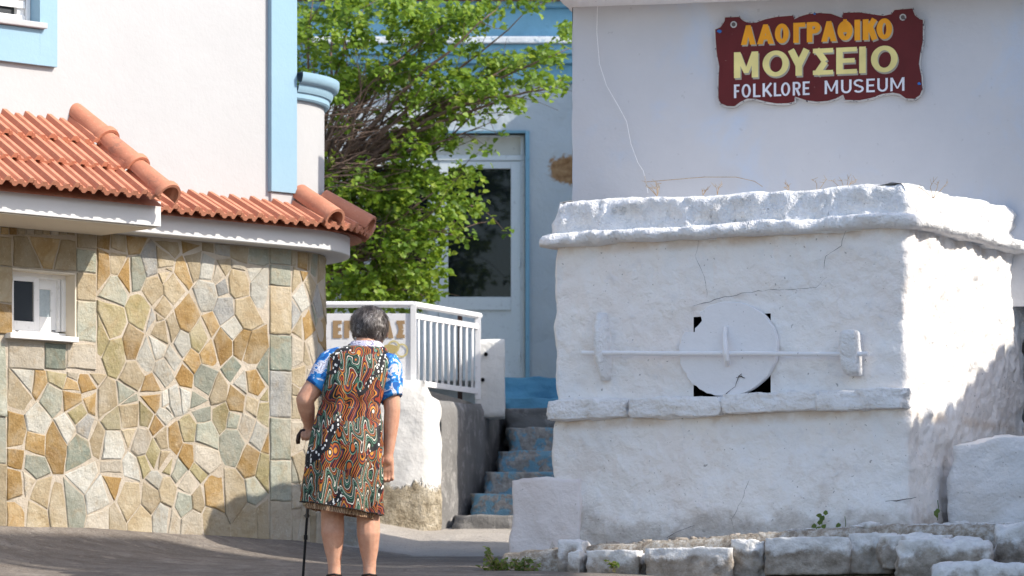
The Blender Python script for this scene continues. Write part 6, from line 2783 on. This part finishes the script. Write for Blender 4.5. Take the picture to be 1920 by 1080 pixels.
# slippers
for ax in (627, 693):
    c = Wp(ax, 1062, 0)
    mb = MB()
    lean = 0.008 if ax > 660 else -0.012
    rows = []
    for i in range(11):
        t = i / 10
        y = lerp(-0.055, 0.215, t)
        hw = 0.043 * math.sin(math.pi * (0.13 + 0.80 * t)) ** 0.5
        rows.append([V((c.x + lean * t + hw * ca, y, zz)) for ca, zz in ((-1, 0.0), (-1.05, 0.014), (-0.9, 0.02), (0.9, 0.02), (1.05, 0.014), (1, 0.0))])
    b = mb.quadgrid(rows, closed_u=True)
    mb.face(*[b + k for k in range(6)])
    mb.face(*[b + 60 + k for k in range(6)])
    # upper over the toes and a strap behind the heel
    for y0, y1, h in ((0.06, 0.20, 0.062),):
        rows = []
        for i in range(8):
            y = lerp(y0, y1, i / 7)
            hh = h * (1 - 0.45 * i / 7)
            rows.append([V((c.x + lean * (y + 0.055) / 0.27 + 0.044 * (1 - 0.2 * (i / 7) ** 2) * math.cos(q), y, 0.015 + hh * math.sin(q) * 0.85)) for q in [math.pi * k / 10 for k in range(11)]])
        mb.quadgrid(rows)
    mb.tube([V((c.x - 0.040, 0.03, 0.03)), V((c.x - 0.036, -0.03, 0.05)), V((c.x, -0.050, 0.055)), V((c.x + 0.036, -0.03, 0.05)), V((c.x + 0.040, 0.03, 0.03))], 0.006, 6)
    weld(mb.build("slipper", M['shoe'], woman))

# cane
cane = empty("walking_cane", "dark adjustable walking cane with brown crook handle in the left hand", "cane")
cane.location = woman.location
mb = MB()
top = Wp(578, 812, 0.15)
ctop = HG + V((0.004, -0.020, -0.004))
tip = Wp(565, 1082, 0.16)
tip.z = 0.0 + (ground_z(Xp(565, WD), WD + 0.16) - WZ)
hk = [ctop + V((0.012, 0, -0.055)), ctop + V((0.014, 0, -0.020)), ctop + V((0.006, 0, 0.004)), ctop + V((-0.014, -0.002, 0.014)), ctop + V((-0.040, -0.004, 0.006)),
      ctop + V((-0.056, -0.006, -0.018)), ctop + V((-0.060, -0.006, -0.045)), ctop + V((-0.058, -0.006, -0.060))]
mb.tube(hk, [0.012, 0.0125, 0.0125, 0.0125, 0.0125, 0.012, 0.012, 0.0105], 12)
mb.build("handle", M['cane_handle'], cane, smooth=True)
s0 = hk[0]
mid = lerp(s0, tip, 0.52)
mb = MB()
mb.tube([s0 + V((0, 0, 0.012)), mid], 0.0085, 10)
mb.build("upper_shaft", M['cane_shaft'], cane, auto=0.6)
mb = MB()
mb.tube([mid, tip + V((0, 0, 0.02))], 0.0068, 10)
sh = mb.build("lower_shaft", M['rubber'], cane, auto=0.6)
for i in range(5):
    q = lerp(mid, tip, 0.05 + 0.045 * i)
    mb = MB()
    mb.tube([q + V((0, -0.0075, 0)), q + V((0, -0.006, 0))], 0.0028, 8)
    mb.build("adjusting_hole", M['dark'], sh)
mb = MB()
mb.tube([mid + V((0, 0, -0.010)), mid + V((0, 0, 0.010))], 0.0115, 10)
mb.tube([mid + V((-0.018, 0, 0)), mid + V((0.018, 0, 0))], 0.003, 6)
mb.build("locking_collar", M['cane_shaft'], cane)
q = lerp(mid, tip, 0.32)
mb = MB()
mb.tube([q + V((0, 0, -0.012)), q + V((0, 0, 0.012))], 0.0105, 10)
mb.build("locking_collar", M['rubber'], cane)
mb = MB()
mb.tube([tip, tip + V((0, 0, 0.035))], [0.015, 0.011], 10)
mb.build("rubber_tip", M['rubber'], cane)
